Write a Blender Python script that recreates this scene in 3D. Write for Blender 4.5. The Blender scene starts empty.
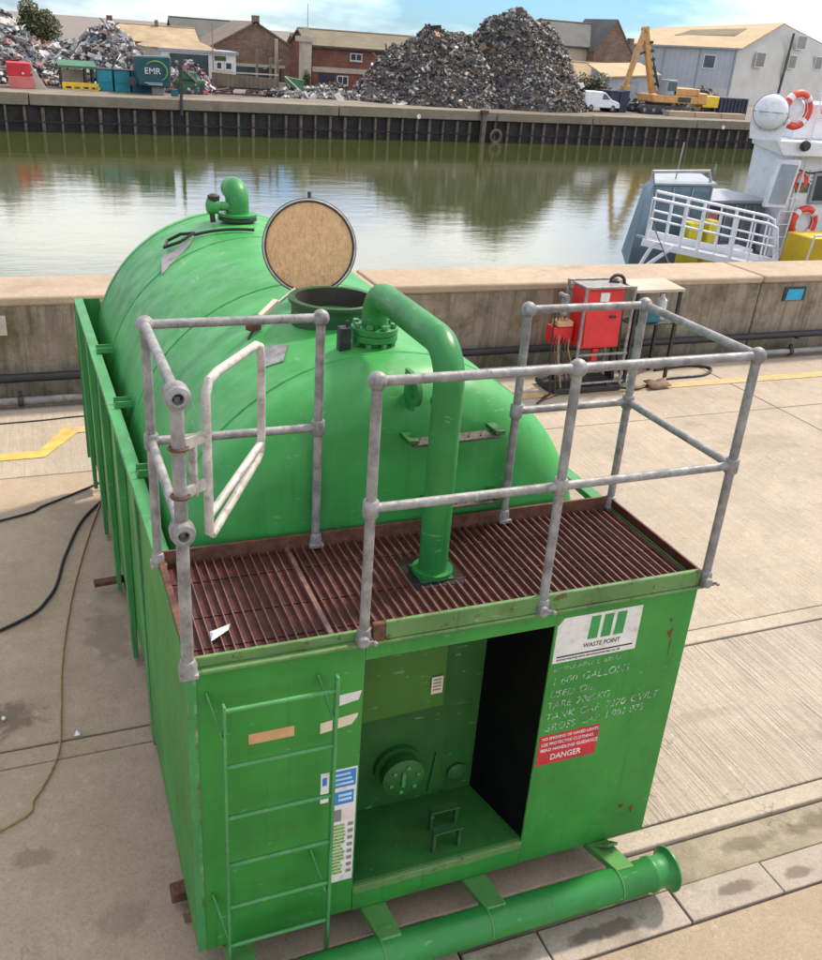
import bpy, math, random
from mathutils import Vector, Matrix, noise
R = math.radians
random.seed(7)
scn = bpy.context.scene
col = scn.collection

# ------------------------------------------------------------------ camera
CAM = Vector((-0.3937, -2.9325, 3.9881))
YAW, PITCH, ROLL, FPX = -0.4053, 0.4427, 0.0743, 927.56
_f = Vector((-math.sin(YAW)*math.cos(PITCH), math.cos(YAW)*math.cos(PITCH), -math.sin(PITCH)))
_r0 = Vector((math.cos(YAW), math.sin(YAW), 0)); _u0 = _r0.cross(_f)
_r = _r0*math.cos(ROLL)+_u0*math.sin(ROLL); _u = -_r0*math.sin(ROLL)+_u0*math.cos(ROLL)
cd = bpy.data.cameras.new('camera'); cam = bpy.data.objects.new('camera', cd); col.objects.link(cam)
cam.matrix_world = Matrix(((_r.x, _u.x, -_f.x, CAM.x), (_r.y, _u.y, -_f.y, CAM.y), (_r.z, _u.z, -_f.z, CAM.z), (0, 0, 0, 1)))
cd.sensor_fit = 'VERTICAL'; cd.sensor_height = 36; cd.lens = 36*FPX/960
cd.clip_start = .05; cd.clip_end = 6000
scn.camera = cam

def sight(px, py, Y):
    """the point of the place that lies Y metres out along the dock's own y axis, surveyed from the photograph"""
    d = _f+_r*((px-411)/FPX)-_u*((py-480)/FPX)
    return CAM+d*((Y-CAM.y)/d.y)

# ------------------------------------------------------------------ world, sun, exposure
SUN_AZ, SUN_EL = 66, 50          # azimuth from +Y towards +X
w = bpy.data.worlds.new('World'); scn.world = w; w.use_nodes = True
nt = w.node_tree; N = nt.nodes; L = nt.links
for n in list(N): N.remove(n)
wo = N.new('ShaderNodeOutputWorld'); bg = N.new('ShaderNodeBackground'); L.new(bg.outputs[0], wo.inputs[0])
sky = N.new('ShaderNodeTexSky'); sky.sky_type = 'NISHITA'; sky.sun_disc = False
sky.sun_elevation = R(SUN_EL); sky.sun_rotation = R(SUN_AZ); sky.air_density = 1.0; sky.dust_density = .3; sky.ozone_density = 2.5
tc = N.new('ShaderNodeTexCoord'); mp = N.new('ShaderNodeMapping'); mp.inputs['Scale'].default_value = (1.0, 1.0, 3.4)
mp.inputs['Location'].default_value = (7.7, 6.1, 3.1)
L.new(tc.outputs['Generated'], mp.inputs[0])
nz = N.new('ShaderNodeTexNoise'); nz.inputs['Scale'].default_value = 1.5; nz.inputs['Detail'].default_value = 7; nz.inputs['Roughness'].default_value = .56
L.new(mp.outputs[0], nz.inputs[0])
cr = N.new('ShaderNodeValToRGB'); cr.color_ramp.elements[0].position = .41; cr.color_ramp.elements[1].position = .60
L.new(nz.outputs['Fac'], cr.inputs[0])
mx = N.new('ShaderNodeMix'); mx.data_type = 'RGBA'; mx.inputs[7].default_value = (21, 20.4, 19.4, 1)
cm = N.new('ShaderNodeMath'); cm.operation = 'MULTIPLY'; cm.inputs[1].default_value = .88
L.new(cr.outputs[0], cm.inputs[0]); L.new(cm.outputs[0], mx.inputs[0]); tint = N.new('ShaderNodeMix'); tint.data_type = 'RGBA'; tint.blend_type = 'MULTIPLY'; tint.inputs[0].default_value = 1; tint.inputs[7].default_value = (.50, .82, 1.28, 1)
L.new(sky.outputs[0], tint.inputs[6]); L.new(tint.outputs[2], mx.inputs[6])
L.new(mx.outputs[2], bg.inputs[0]); bg.inputs[1].default_value = .092
sd = bpy.data.lights.new('sun', 'SUN'); sun = bpy.data.objects.new('sun', sd); col.objects.link(sun)
sd.energy = 3.5; sd.angle = R(5); sd.color = (1, .90, .75)
sdir = Vector((math.sin(R(SUN_AZ))*math.cos(R(SUN_EL)), math.cos(R(SUN_AZ))*math.cos(R(SUN_EL)), math.sin(R(SUN_EL))))
sun.rotation_euler = sdir.to_track_quat('Z', 'Y').to_euler(); sun.location = (0, 0, 40)
scn.render.engine = 'CYCLES'
scn.cycles.use_denoising = True
scn.view_settings.view_transform = 'Standard'; scn.view_settings.look = 'None'
scn.view_settings.exposure = 0.36; scn.view_settings.gamma = 1

# ------------------------------------------------------------------ materials
class NB:
    def __init__(s, name):
        s.m = bpy.data.materials.new(name); s.m.use_nodes = True
        s.t = s.m.node_tree; s.b = s.t.nodes['Principled BSDF']
        s.geo = s.n('ShaderNodeNewGeometry')
    def n(s, k): return s.t.nodes.new(k)
    def l(s, a, b): s.t.links.new(a, b)
    def vec(s, scale=(1, 1, 1), rot=(0, 0, 0)):
        mp = s.n('ShaderNodeMapping'); mp.inputs['Scale'].default_value = scale; mp.inputs['Rotation'].default_value = rot
        s.l(s.geo.outputs['Position'], mp.inputs[0]); return mp.outputs[0]
    def noise(s, scale, detail=4, rough=.55, vs=(1, 1, 1), dist=0):
        k = s.n('ShaderNodeTexNoise'); k.inputs['Scale'].default_value = scale; k.inputs['Detail'].default_value = detail
        k.inputs['Roughness'].default_value = rough; k.inputs['Distortion'].default_value = dist
        s.l(s.vec(vs), k.inputs[0]); return k.outputs['Fac']
    def ramp(s, x, a, b, va=0., vb=1.):
        k = s.n('ShaderNodeMapRange'); k.clamp = True
        for i, v in zip((1, 2, 3, 4), (a, b, va, vb)): k.inputs[i].default_value = v
        s.l(x, k.inputs[0]); return k.outputs[0]
    def math(s, op, a, b):
        k = s.n('ShaderNodeMath'); k.operation = op
        for i, v in ((0, a), (1, b)):
            if isinstance(v, (int, float)): k.inputs[i].default_value = v
            else: s.l(v, k.inputs[i])
        return k.outputs[0]
    def mix(s, fac, a, b):
        k = s.n('ShaderNodeMix'); k.data_type = 'RGBA'
        for i, v in ((0, fac), (6, a), (7, b)):
            if isinstance(v, (int, float)): k.inputs[i].default_value = v
            elif isinstance(v, tuple): k.inputs[i].default_value = (*v, 1)
            else: s.l(v, k.inputs[i])
        return k.outputs[2]
    def color(s, c):
        if isinstance(c, tuple): s.b.inputs['Base Color'].default_value = (*c, 1)
        else: s.l(c, s.b.inputs['Base Color'])
    def rough(s, v):
        if isinstance(v, (int, float)): s.b.inputs['Roughness'].default_value = v
        else: s.l(v, s.b.inputs['Roughness'])
    def bump(s, h, strength=.3, dist=.01):
        k = s.n('ShaderNodeBump'); k.inputs['Strength'].default_value = strength; k.inputs['Distance'].default_value = dist
        s.l(h, k.inputs['Height'])
        prev = s.b.inputs['Normal'].links
        if prev: s.l(prev[0].from_socket, k.inputs['Normal'])
        s.l(k.outputs[0], s.b.inputs['Normal'])
    def set(s, **k):
        for a, v in k.items(): s.b.inputs[a.replace('_', ' ')].default_value = v

M = {}
def plain(name, c, rough=.6, metal=0., var=.18, scale=6., bump=.0, bscale=60., dirt=None, spec=.5):
    """base colour with two scales of mottling, optional grime colour and fine relief"""
    b = NB(name); d = tuple(x*(1-var) for x in c); e = tuple(min(1, x*(1+var)) for x in c)
    c1 = b.mix(b.ramp(b.noise(scale, 5), .3, .7), d, e)
    c1 = b.mix(b.math('MULTIPLY', b.ramp(b.noise(scale*7, 3), .45, .75), .35), c1, tuple(x*(1-var*1.6) for x in c))
    if dirt: c1 = b.mix(b.math('MULTIPLY', b.ramp(b.noise(scale*1.7, 8, .65), .52, .72), .8), c1, dirt)
    b.color(c1); b.rough(b.ramp(b.noise(scale*3, 4), .3, .7, rough*.82, min(1, rough*1.15)))
    b.set(Metallic=metal, Specular_IOR_Level=spec)
    if bump: b.bump(b.noise(bscale, 5), bump, .004)
    M[name] = b.m; return b.m

def paint_green(name, c, rust=.25, grime=.35, gloss=.36, edge=0., chips=.655):
    b = NB(name)
    d = tuple(x*.74 for x in c); e = (c[0]*1.4+.004, c[1]*1.2, c[2]*1.25)
    k = b.mix(b.ramp(b.noise(1.7, 6), .3, .7), d, e)
    k = b.mix(b.math('MULTIPLY', b.ramp(b.noise(2.2, 6, .6, (5, 5, .5)), .5, .8), .32), k, (c[0]*1.9+.022, c[1]*1.18, c[2]*1.6+.012))      # chalky rain streaks
    k = b.mix(b.math('MULTIPLY', b.ramp(b.noise(3.0, 6, .65, (7, 7, .4)), .58, .76), grime), k, (.02, .045, .016))                        # oily runs
    k = b.mix(b.math('MULTIPLY', b.ramp(b.noise(3.1, 8, .68), .55, .74), grime), k, (.035, .055, .022))   # grime
    k = b.mix(b.math('MULTIPLY', b.ramp(b.noise(23, 6, .7), chips, chips+.03), rust), k, (.10, .045, .02))        # chips
    k = b.mix(b.math('MULTIPLY', b.ramp(b.noise(16, 2, .5, (1, .25, 3.)), .70, .73), .35), k, (.25, .42, .25))   # scratches
    k = b.mix(b.math('MULTIPLY', b.ramp(b.noise(55, 2, .5, (.25, 1, .6)), .72, .745), .4), k, (.20, .40, .20))
    if edge:
        bv = b.n('ShaderNodeBevel'); bv.samples = 3; bv.inputs['Radius'].default_value = .013
        dt = b.n('ShaderNodeVectorMath'); dt.operation = 'DOT_PRODUCT'; b.l(bv.outputs[0], dt.inputs[0]); b.l(b.geo.outputs['True Normal'], dt.inputs[1])
        w_ = b.ramp(dt.outputs['Value'], .985, .80)
        w_ = b.math('MULTIPLY', b.math('MULTIPLY', w_, edge), b.ramp(b.noise(17, 6, .7), .45, .58))
        k = b.mix(w_, k, b.mix(b.ramp(b.noise(9, 4), .42, .55), (.26, .34, .16), (.11, .05, .025)))
    b.color(k); b.rough(b.ramp(b.noise(7, 6), .3, .75, gloss, gloss+.32)); b.set(Specular_IOR_Level=.45)
    b.bump(b.noise(2.6, 3), .45, .02); b.bump(b.noise(70, 4), .08, .003)
    M[name] = b.m; return b.m
paint_green('green', (.025, .235, .032), rust=.5, grime=.5, edge=.9)
paint_green('green_tank', (.036, .295, .058), rust=.2, grime=.32, gloss=.33, chips=.67)
paint_green('green_pale', (.095, .225, .065), rust=.8, grime=.6, gloss=.5, edge=1., chips=.60)
paint_green('green_frame', (.042, .26, .07), rust=.4, grime=.45, edge=.8)
paint_green('green_pipe', (.018, .205, .040), rust=.2, grime=.4, gloss=.3)
paint_green('green_shaded', (.016, .115, .018), rust=.4, grime=.7)  # darker green: recess shade put into the colour; also on step ends
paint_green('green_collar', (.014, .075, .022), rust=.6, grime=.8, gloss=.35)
paint_green('green_olive', (.028, .15, .012), rust=.1, grime=.25)

def galvanised():
    b = NB('galvanised')
    k = b.mix(b.ramp(b.noise(14, 6, .65), .35, .68), (.18, .172, .165), (.37, .36, .345))
    k = b.mix(b.math('MULTIPLY', b.ramp(b.noise(26, 7, .75, (1, 1, .45)), .57, .68), .85), k, (.085, .078, .07))
    k = b.mix(b.math('MULTIPLY', b.ramp(b.noise(19, 5, .6, (1, 1, .4)), .62, .74), .5), k, (.52, .47, .41))
    k = b.mix(b.math('MULTIPLY', b.ramp(b.noise(8, 6, .7), .63, .72), .6), k, (.16, .08, .045))
    b.color(k); b.set(Metallic=.3); b.rough(b.ramp(b.noise(25, 4), .3, .7, .45, .72)); b.bump(b.noise(55, 6), .35, .006)
    M['galvanised'] = b.m
galvanised()
plain('gate_white', (.50, .46, .41), .6, .1, .28, 14, .4, 60, dirt=(.20, .15, .10))
plain('grating_rust', (.095, .024, .018), .55, .25, .4, 18, .5, 90, dirt=(.04, .018, .015))
plain('bar_rust', (.27, .15, .12), .42, .45, .35, 25, .3, 90)
plain('rust', (.13, .052, .03), .75, .1, .4, 20, .5, 80, dirt=(.05, .022, .015))
plain('black_rubber', (.02, .02, .022), .55, 0, .3, 10, .2)
plain('dark_metal', (.05, .048, .045), .5, .5, .3, 12, .3)
plain('cardboard_tan', (.62, .34, .16), .75, 0, .15, 10)
plain('cream_paper', (.72, .60, .45), .7, 0, .1, 10)
plain('white_sticker', (.72, .70, .66), .55, 0, .1, 11, dirt=(.42, .40, .32))
plain('paper_white', (.72, .72, .71), .6, 0, .1, 20)
plain('black_ink', (.03, .03, .03), .6, 0, .2)
plain('logo_green', (.035, .27, .07), .5, 0, .15, 9)
def stencil():
    b = NB('stencil_white'); k = b.mix(b.ramp(b.noise(50, 6, .7), .42, .56), (.52, .60, .50), (.05, .25, .06))
    k = b.mix(b.math('MULTIPLY', b.ramp(b.noise(6, 4), .45, .62), .55), k, (.05, .25, .06)); b.color(k); b.rough(.65); M['stencil_white'] = b.m
stencil()
plain('red_sticker', (.50, .018, .03), .5, 0, .2, 9, dirt=(.38, .05, .05))
plain('blue_sticker', (.03, .20, .55), .45, 0, .15, 9)
plain('pale_blue_ink', (.45, .65, .80), .5)
plain('list_green', (.22, .42, .09), .5, 0, .5, 60)
plain('grey_ink', (.22, .22, .21), .6)
plain('pink_ink', (.75, .60, .58), .6)
plain('red_cabinet', (.62, .022, .022), .42, 0, .14, 5, .08)
plain('rope_tan', (.36, .235, .11), .85, 0, .25, 30, .6, 160)
plain('timber', (.19, .115, .07), .8, 0, .35, 10, .5, 50)
plain('pipe_grey', (.26, .25, .24), .6, .1, .25, 5, .3, 60, dirt=(.13, .10, .07))
plain('steel_bright', (.55, .55, .55), .3, .9, .15, 20)
plain('leaf_green', (.05, .085, .025), .6, 0, .4, 1.2)

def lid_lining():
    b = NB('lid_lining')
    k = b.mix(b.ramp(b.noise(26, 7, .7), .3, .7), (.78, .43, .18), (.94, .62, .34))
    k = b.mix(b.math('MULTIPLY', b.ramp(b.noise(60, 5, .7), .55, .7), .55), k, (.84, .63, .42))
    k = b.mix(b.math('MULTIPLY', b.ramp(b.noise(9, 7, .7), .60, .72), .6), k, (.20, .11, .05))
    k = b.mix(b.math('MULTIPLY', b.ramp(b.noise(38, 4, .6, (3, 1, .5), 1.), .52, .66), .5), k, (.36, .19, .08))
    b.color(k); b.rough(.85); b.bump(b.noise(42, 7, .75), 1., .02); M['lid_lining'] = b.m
lid_lining()

def concrete(name, c, ribs=0., rib_pitch=.03, stains=.5, moss=.0, bump=.5, speck=.35, cracks=.5, marks=(), drip=0.):
    b = NB(name)
    k = b.mix(b.ramp(b.noise(.9, 7, .6), .3, .7), tuple(x*.80 for x in c), tuple(min(1, x*1.14) for x in c))
    k = b.mix(b.math('MULTIPLY', b.ramp(b.noise(6, 8, .7), .42, .7), .35), k, tuple(x*.62 for x in c))
    k = b.mix(b.math('MULTIPLY', b.ramp(b.noise(120, 3, .6), .5, .72), speck), k, tuple(x*.5 for x in c))
    k = b.mix(b.math('MULTIPLY', b.ramp(b.noise(48, 5, .75), .50, .68), .55), k, tuple(x*.55 for x in c))
    k = b.mix(b.math('MULTIPLY', b.ramp(b.noise(42, 5, .75, (1.1, .9, 1)), .56, .72), .45), k, tuple(min(1, x*1.45) for x in c))
    k = b.mix(b.math('MULTIPLY', b.ramp(b.noise(85, 2, .5), .6, .75), .4), k, tuple(min(1, x*1.5) for x in c))
    k = b.mix(b.math('MULTIPLY', b.ramp(b.noise(1.35, 6, .55), .62, .72), stains), k, (c[0]*.36, c[1]*.33, c[2]*.30))
    k = b.mix(b.math('MULTIPLY', b.ramp(b.noise(.45, 8, .62), .50, .72), .45), k, (c[0]*.60, c[1]*.57, c[2]*.55))
    k = b.mix(b.math('MULTIPLY', b.ramp(b.noise(14, 7, .7), .56, .74), .5), k, (c[0]*.52, c[1]*.5, c[2]*.48))
    k = b.mix(b.math('MULTIPLY', b.ramp(b.noise(9, 5, .6), .60, .72), .35), k, (min(1, c[0]*1.4), min(1, c[1]*1.42), min(1, c[2]*1.5)))
    if drip: k = b.mix(b.math('MULTIPLY', b.ramp(b.noise(3.5, 7, .65, (3, 3, .22)), .48, .70), drip), k, (c[0]*.38, c[1]*.38, c[2]*.36))
    if cracks:
        vo = b.n('ShaderNodeTexVoronoi'); vo.feature = 'DISTANCE_TO_EDGE'; vo.inputs['Scale'].default_value = .42
        wp_ = b.n('ShaderNodeTexNoise'); wp_.inputs['Scale'].default_value = 2.2; wp_.inputs['Detail'].default_value = 6; b.l(b.geo.outputs['Position'], wp_.inputs[0])
        ad = b.n('ShaderNodeVectorMath'); ad.operation = 'ADD'; b.l(b.geo.outputs['Position'], ad.inputs[0]); b.l(wp_.outputs['Color'], ad.inputs[1]); b.l(ad.outputs[0], vo.inputs[0])
        cm_ = b.math('MULTIPLY', b.ramp(vo.outputs['Distance'], .0035, .0012), b.ramp(b.noise(.5, 3), .52, .6))
        k = b.mix(b.math('MULTIPLY', cm_, cracks), k, (c[0]*.25, c[1]*.23, c[2]*.2))
    for (mx_, my_, rx_, ry_, st_) in marks:      # damp and oil patches with their own ragged outline
        sp_ = b.n('ShaderNodeVectorMath'); sp_.operation = 'SUBTRACT'; b.l(b.geo.outputs['Position'], sp_.inputs[0]); sp_.inputs[1].default_value = (mx_, my_, 0)
        sc_ = b.n('ShaderNodeVectorMath'); sc_.operation = 'MULTIPLY'; b.l(sp_.outputs[0], sc_.inputs[0]); sc_.inputs[1].default_value = (1/rx_, 1/ry_, 0)
        ln_ = b.n('ShaderNodeVectorMath'); ln_.operation = 'LENGTH'; b.l(sc_.outputs[0], ln_.inputs[0])
        dd = b.math('ADD', ln_.outputs['Value'], b.ramp(b.noise(9, 6, .65), .2, .8, -.75, .75))
        k = b.mix(b.math('MULTIPLY', b.ramp(dd, 1.2, .72), st_), k, (c[0]*.33, c[1]*.30, c[2]*.27))
    if moss: k = b.mix(b.math('MULTIPLY', b.ramp(b.noise(2.1, 8, .7), .46, .66), moss), k, (.085, .082, .03))
    if ribs:
        f1 = b.ramp(b.noise(.55/rib_pitch, 3, .6, (1, .035, 1), .6), .40, .62); f2 = b.ramp(b.noise(1.3/rib_pitch, 2, .5, (1, .05, 1)), .42, .6)
        g = b.math('MULTIPLY', b.math('ADD', b.math('MULTIPLY', f1, .65), b.math('MULTIPLY', f2, .35)), b.ramp(b.noise(1.3, 5), .25, .6, .35, 1))
        k = b.mix(b.math('MULTIPLY', g, ribs*.55), k, tuple(x*.5 for x in c))
        b.bump(b.math('SUBTRACT', 1., g), ribs, .012)
    b.color(k); b.rough(b.ramp(b.noise(3, 4), .3, .7, .72, .95)); b.set(Specular_IOR_Level=.3)
    b.bump(b.noise(60, 8, .7), bump, .008); b.bump(b.noise(4, 5), .3, .03)
    M[name] = b.m; return b.m
concrete('concrete_left', (.43, .335, .235), stains=.35, bump=.7, marks=((-.70, .98, .10, .07, .45), (-.95, 2.16, .32, .16, .75), (-.3, .45, .12, .10, .3), (-.75, 3.2, .2, .12, .2), (-.15, 2.9, .15, .3, .35)))
concrete('concrete_ribbed', (.46, .38, .305), ribs=.75, rib_pitch=.026, stains=.25, marks=((2.72, .52, .10, .13, .4), (3.3, .9, .5, .06, .22), (4.4, .5, .4, .08, .2)))
concrete('concrete_mid', (.455, .375, .29), ribs=.35, rib_pitch=.03, stains=.35, marks=((6.7, 2.9, .14, .06, .7), (4.5, 4.2, .5, .2, .25), (7.3, 4.8, .6, .25, .2), (5.2, 6.3, .5, .15, .35)))
concrete('concrete_band', (.46, .385, .30), stains=.3, bump=.3)
concrete('concrete_mossy', (.36, .30, .22), stains=.6, moss=.5, marks=((3.05, -.12, .2, .05, .6), (3.6, -.1, .25, .06, .6)))
concrete('concrete_kerb', (.41, .345, .28), stains=.6, cracks=0, marks=((1.95, -.36, .20, .04, .85), (2.78, -.36, .12, .035, .8), (3.2, -.38, .10, .035, .75), (1.4, -.34, .15, .04, .6)))
concrete('concrete_tan', (.42, .33, .23), stains=.3, bump=.9, speck=.55)
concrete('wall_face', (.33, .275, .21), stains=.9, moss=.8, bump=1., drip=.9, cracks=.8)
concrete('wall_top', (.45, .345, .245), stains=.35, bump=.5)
concrete('joint_dark', (.075, .06, .048), stains=.3)
concrete('quay_cap', (.27, .225, .165), stains=.5, moss=.25, bump=.4)
plain('pile_dark', (.030, .026, .025), .8, .1, .4, 1.5, .3, 8)
plain('pile_rib', (.15, .115, .09), .85, 0, .4, 2.5, .3, 8, dirt=(.05, .045, .03))
plain('yard_ground', (.19, .16, .13), .95, 0, .3, .4, .3, 6)
plain('yellow_line', (.62, .40, .09), .75, 0, .2, 8, .2, 60, dirt=(.42, .33, .22))

def water():
    b = NB('harbour_water'); b.color((.052, .066, .015)); b.rough(.02); b.set(IOR=1.8, Specular_IOR_Level=.5)
    b.bump(b.noise(.45, 3, .5, (1, 2.2, 1)), .16, .05); b.bump(b.noise(2.2, 4, .6, (1, 2.4, 1)), .22, .014); b.bump(b.noise(8, 3, .6, (1, 2, 1)), .16, .004)
    M['water'] = b.m
water()

def brick(name, c1, c2, mortar, scale=1., rotz=0):
    b = NB(name); k = b.n('ShaderNodeTexBrick'); k.inputs['Scale'].default_value = scale
    k.inputs['Color1'].default_value = (*c1, 1); k.inputs['Color2'].default_value = (*c2, 1); k.inputs['Mortar'].default_value = (*mortar, 1)
    k.inputs['Mortar Size'].default_value = .012; k.inputs['Brick Width'].default_value = .44; k.inputs['Row Height'].default_value = .16
    mp = b.n('ShaderNodeMapping'); mp.inputs['Rotation'].default_value = (R(90), 0, rotz); b.l(b.geo.outputs['Position'], mp.inputs[0]); b.l(mp.outputs[0], k.inputs[0])
    c = b.mix(b.math('MULTIPLY', b.ramp(b.noise(.8, 6, .6), .4, .7), .6), k.outputs['Color'], tuple(x*.5 for x in c1))
    c = b.mix(b.math('MULTIPLY', b.ramp(b.noise(1.4, 6, .7), .56, .7), .5), c, (.33, .26, .2))
    b.color(c); b.rough(.9); M[name] = b.m
brick('brick_red', (.24, .085, .05), (.17, .06, .04), (.28, .2, .15))
brick('brick_brown', (.17, .095, .06), (.24, .16, .11), (.25, .2, .15))
def tiled(name, c, pitch=.3, axis='Z', var=.25):
    b = NB(name); wv = b.n('ShaderNodeTexWave'); wv.wave_type = 'BANDS'; wv.bands_direction = axis; wv.wave_profile = 'SAW'
    wv.inputs['Scale'].default_value = .314/pitch; wv.inputs['Distortion'].default_value = .4; wv.inputs['Detail'].default_value = 2
    b.l(b.vec(), wv.inputs[0])
    k = b.mix(b.ramp(b.noise(.7, 7, .65), .3, .7), tuple(x*(1-var) for x in c), tuple(x*(1+var) for x in c))
    k = b.mix(b.math('MULTIPLY', wv.outputs['Fac'], .3), k, tuple(x*.6 for x in c)); b.color(k); b.rough(.85); b.bump(wv.outputs['Fac'], .4, .04)
    M[name] = b.m
tiled('roof_tan', (.42, .31, .19)); tiled('roof_grey', (.13, .125, .12)); tiled('roof_brown', (.20, .155, .12)); tiled('roof_moss', (.185, .155, .10))
tiled('roof_sheet', (.50, .37, .22), .5, 'X', .14)
tiled('cladding_blue', (.44, .47, .50), .45, 'X', .12); tiled('cladding_cream', (.56, .55, .51), .5, 'X', .1); tiled('planks', (.22, .175, .13), .5, 'X', .3)
plain('window_dark', (.05, .07, .08), .12, 0, .3, 2)
plain('window_frame_white', (.68, .67, .64), .6)
plain('cream_render', (.48, .41, .32), .85, 0, .2, 1.2)
plain('navy', (.032, .036, .065), .6, 0, .3, 2)
plain('teal', (.012, .24, .30), .5, 0, .22, 1.5, dirt=(.05, .12, .13))
plain('teal_dark', (.01, .11, .15), .5, 0, .3, 1.5)
plain('skip_red', (.58, .02, .035), .5, 0, .15, 2); plain('skip_pink', (.62, .16, .14), .55, 0, .15, 2)
plain('unit_green', (.012, .075, .085), .45, 0, .3, 2)
plain('machine_yellow', (.58, .31, .10), .5, 0, .2, 3, dirt=(.25, .14, .05))
plain('bright_yellow', (.75, .50, .03), .5, 0, .15, 3)
plain('van_white', (.72, .74, .77), .3, 0, .06, 2)
plain('shed_green', (.05, .16, .08), .6, 0, .3, 2)
plain('steel_dark', (.06, .06, .065), .6, .3, .35, 3)
plain('boat_white', (.76, .77, .80), .35, 0, .07, 4, dirt=(.55, .53, .48))
plain('boat_blue', (.15, .225, .29), .45, 0, .2, 2, dirt=(.10, .14, .17))
plain('boat_deck', (.20, .22, .23), .7, 0, .25, 3)
plain('boat_grey', (.30, .33, .36), .5, 0, .15, 3)
plain('ring_orange', (.72, .07, .035), .5, 0, .12, 5); plain('ring_white', (.76, .74, .72), .5)
plain('box_yellow', (.76, .62, .05), .5, 0, .12, 3)
plain('sign_blue', (.01, .34, .56), .4, 0, .15, 8)
plain('heap_core', (.12, .115, .11), .9, .1, .5, .9)

def attr_mat(name, rough=.7, metal=.15):
    b = NB(name); a = b.n('ShaderNodeVertexColor'); a.layer_name = 'Col'
    k = b.mix(b.math('MULTIPLY', b.ramp(b.noise(3, 5), .45, .7), .4), a.outputs[0], (.09, .075, .06)); b.color(k); b.rough(rough); b.set(Metallic=metal); M[name] = b.m
attr_mat('scrap'); attr_mat('leaves', .6, 0)

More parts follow.
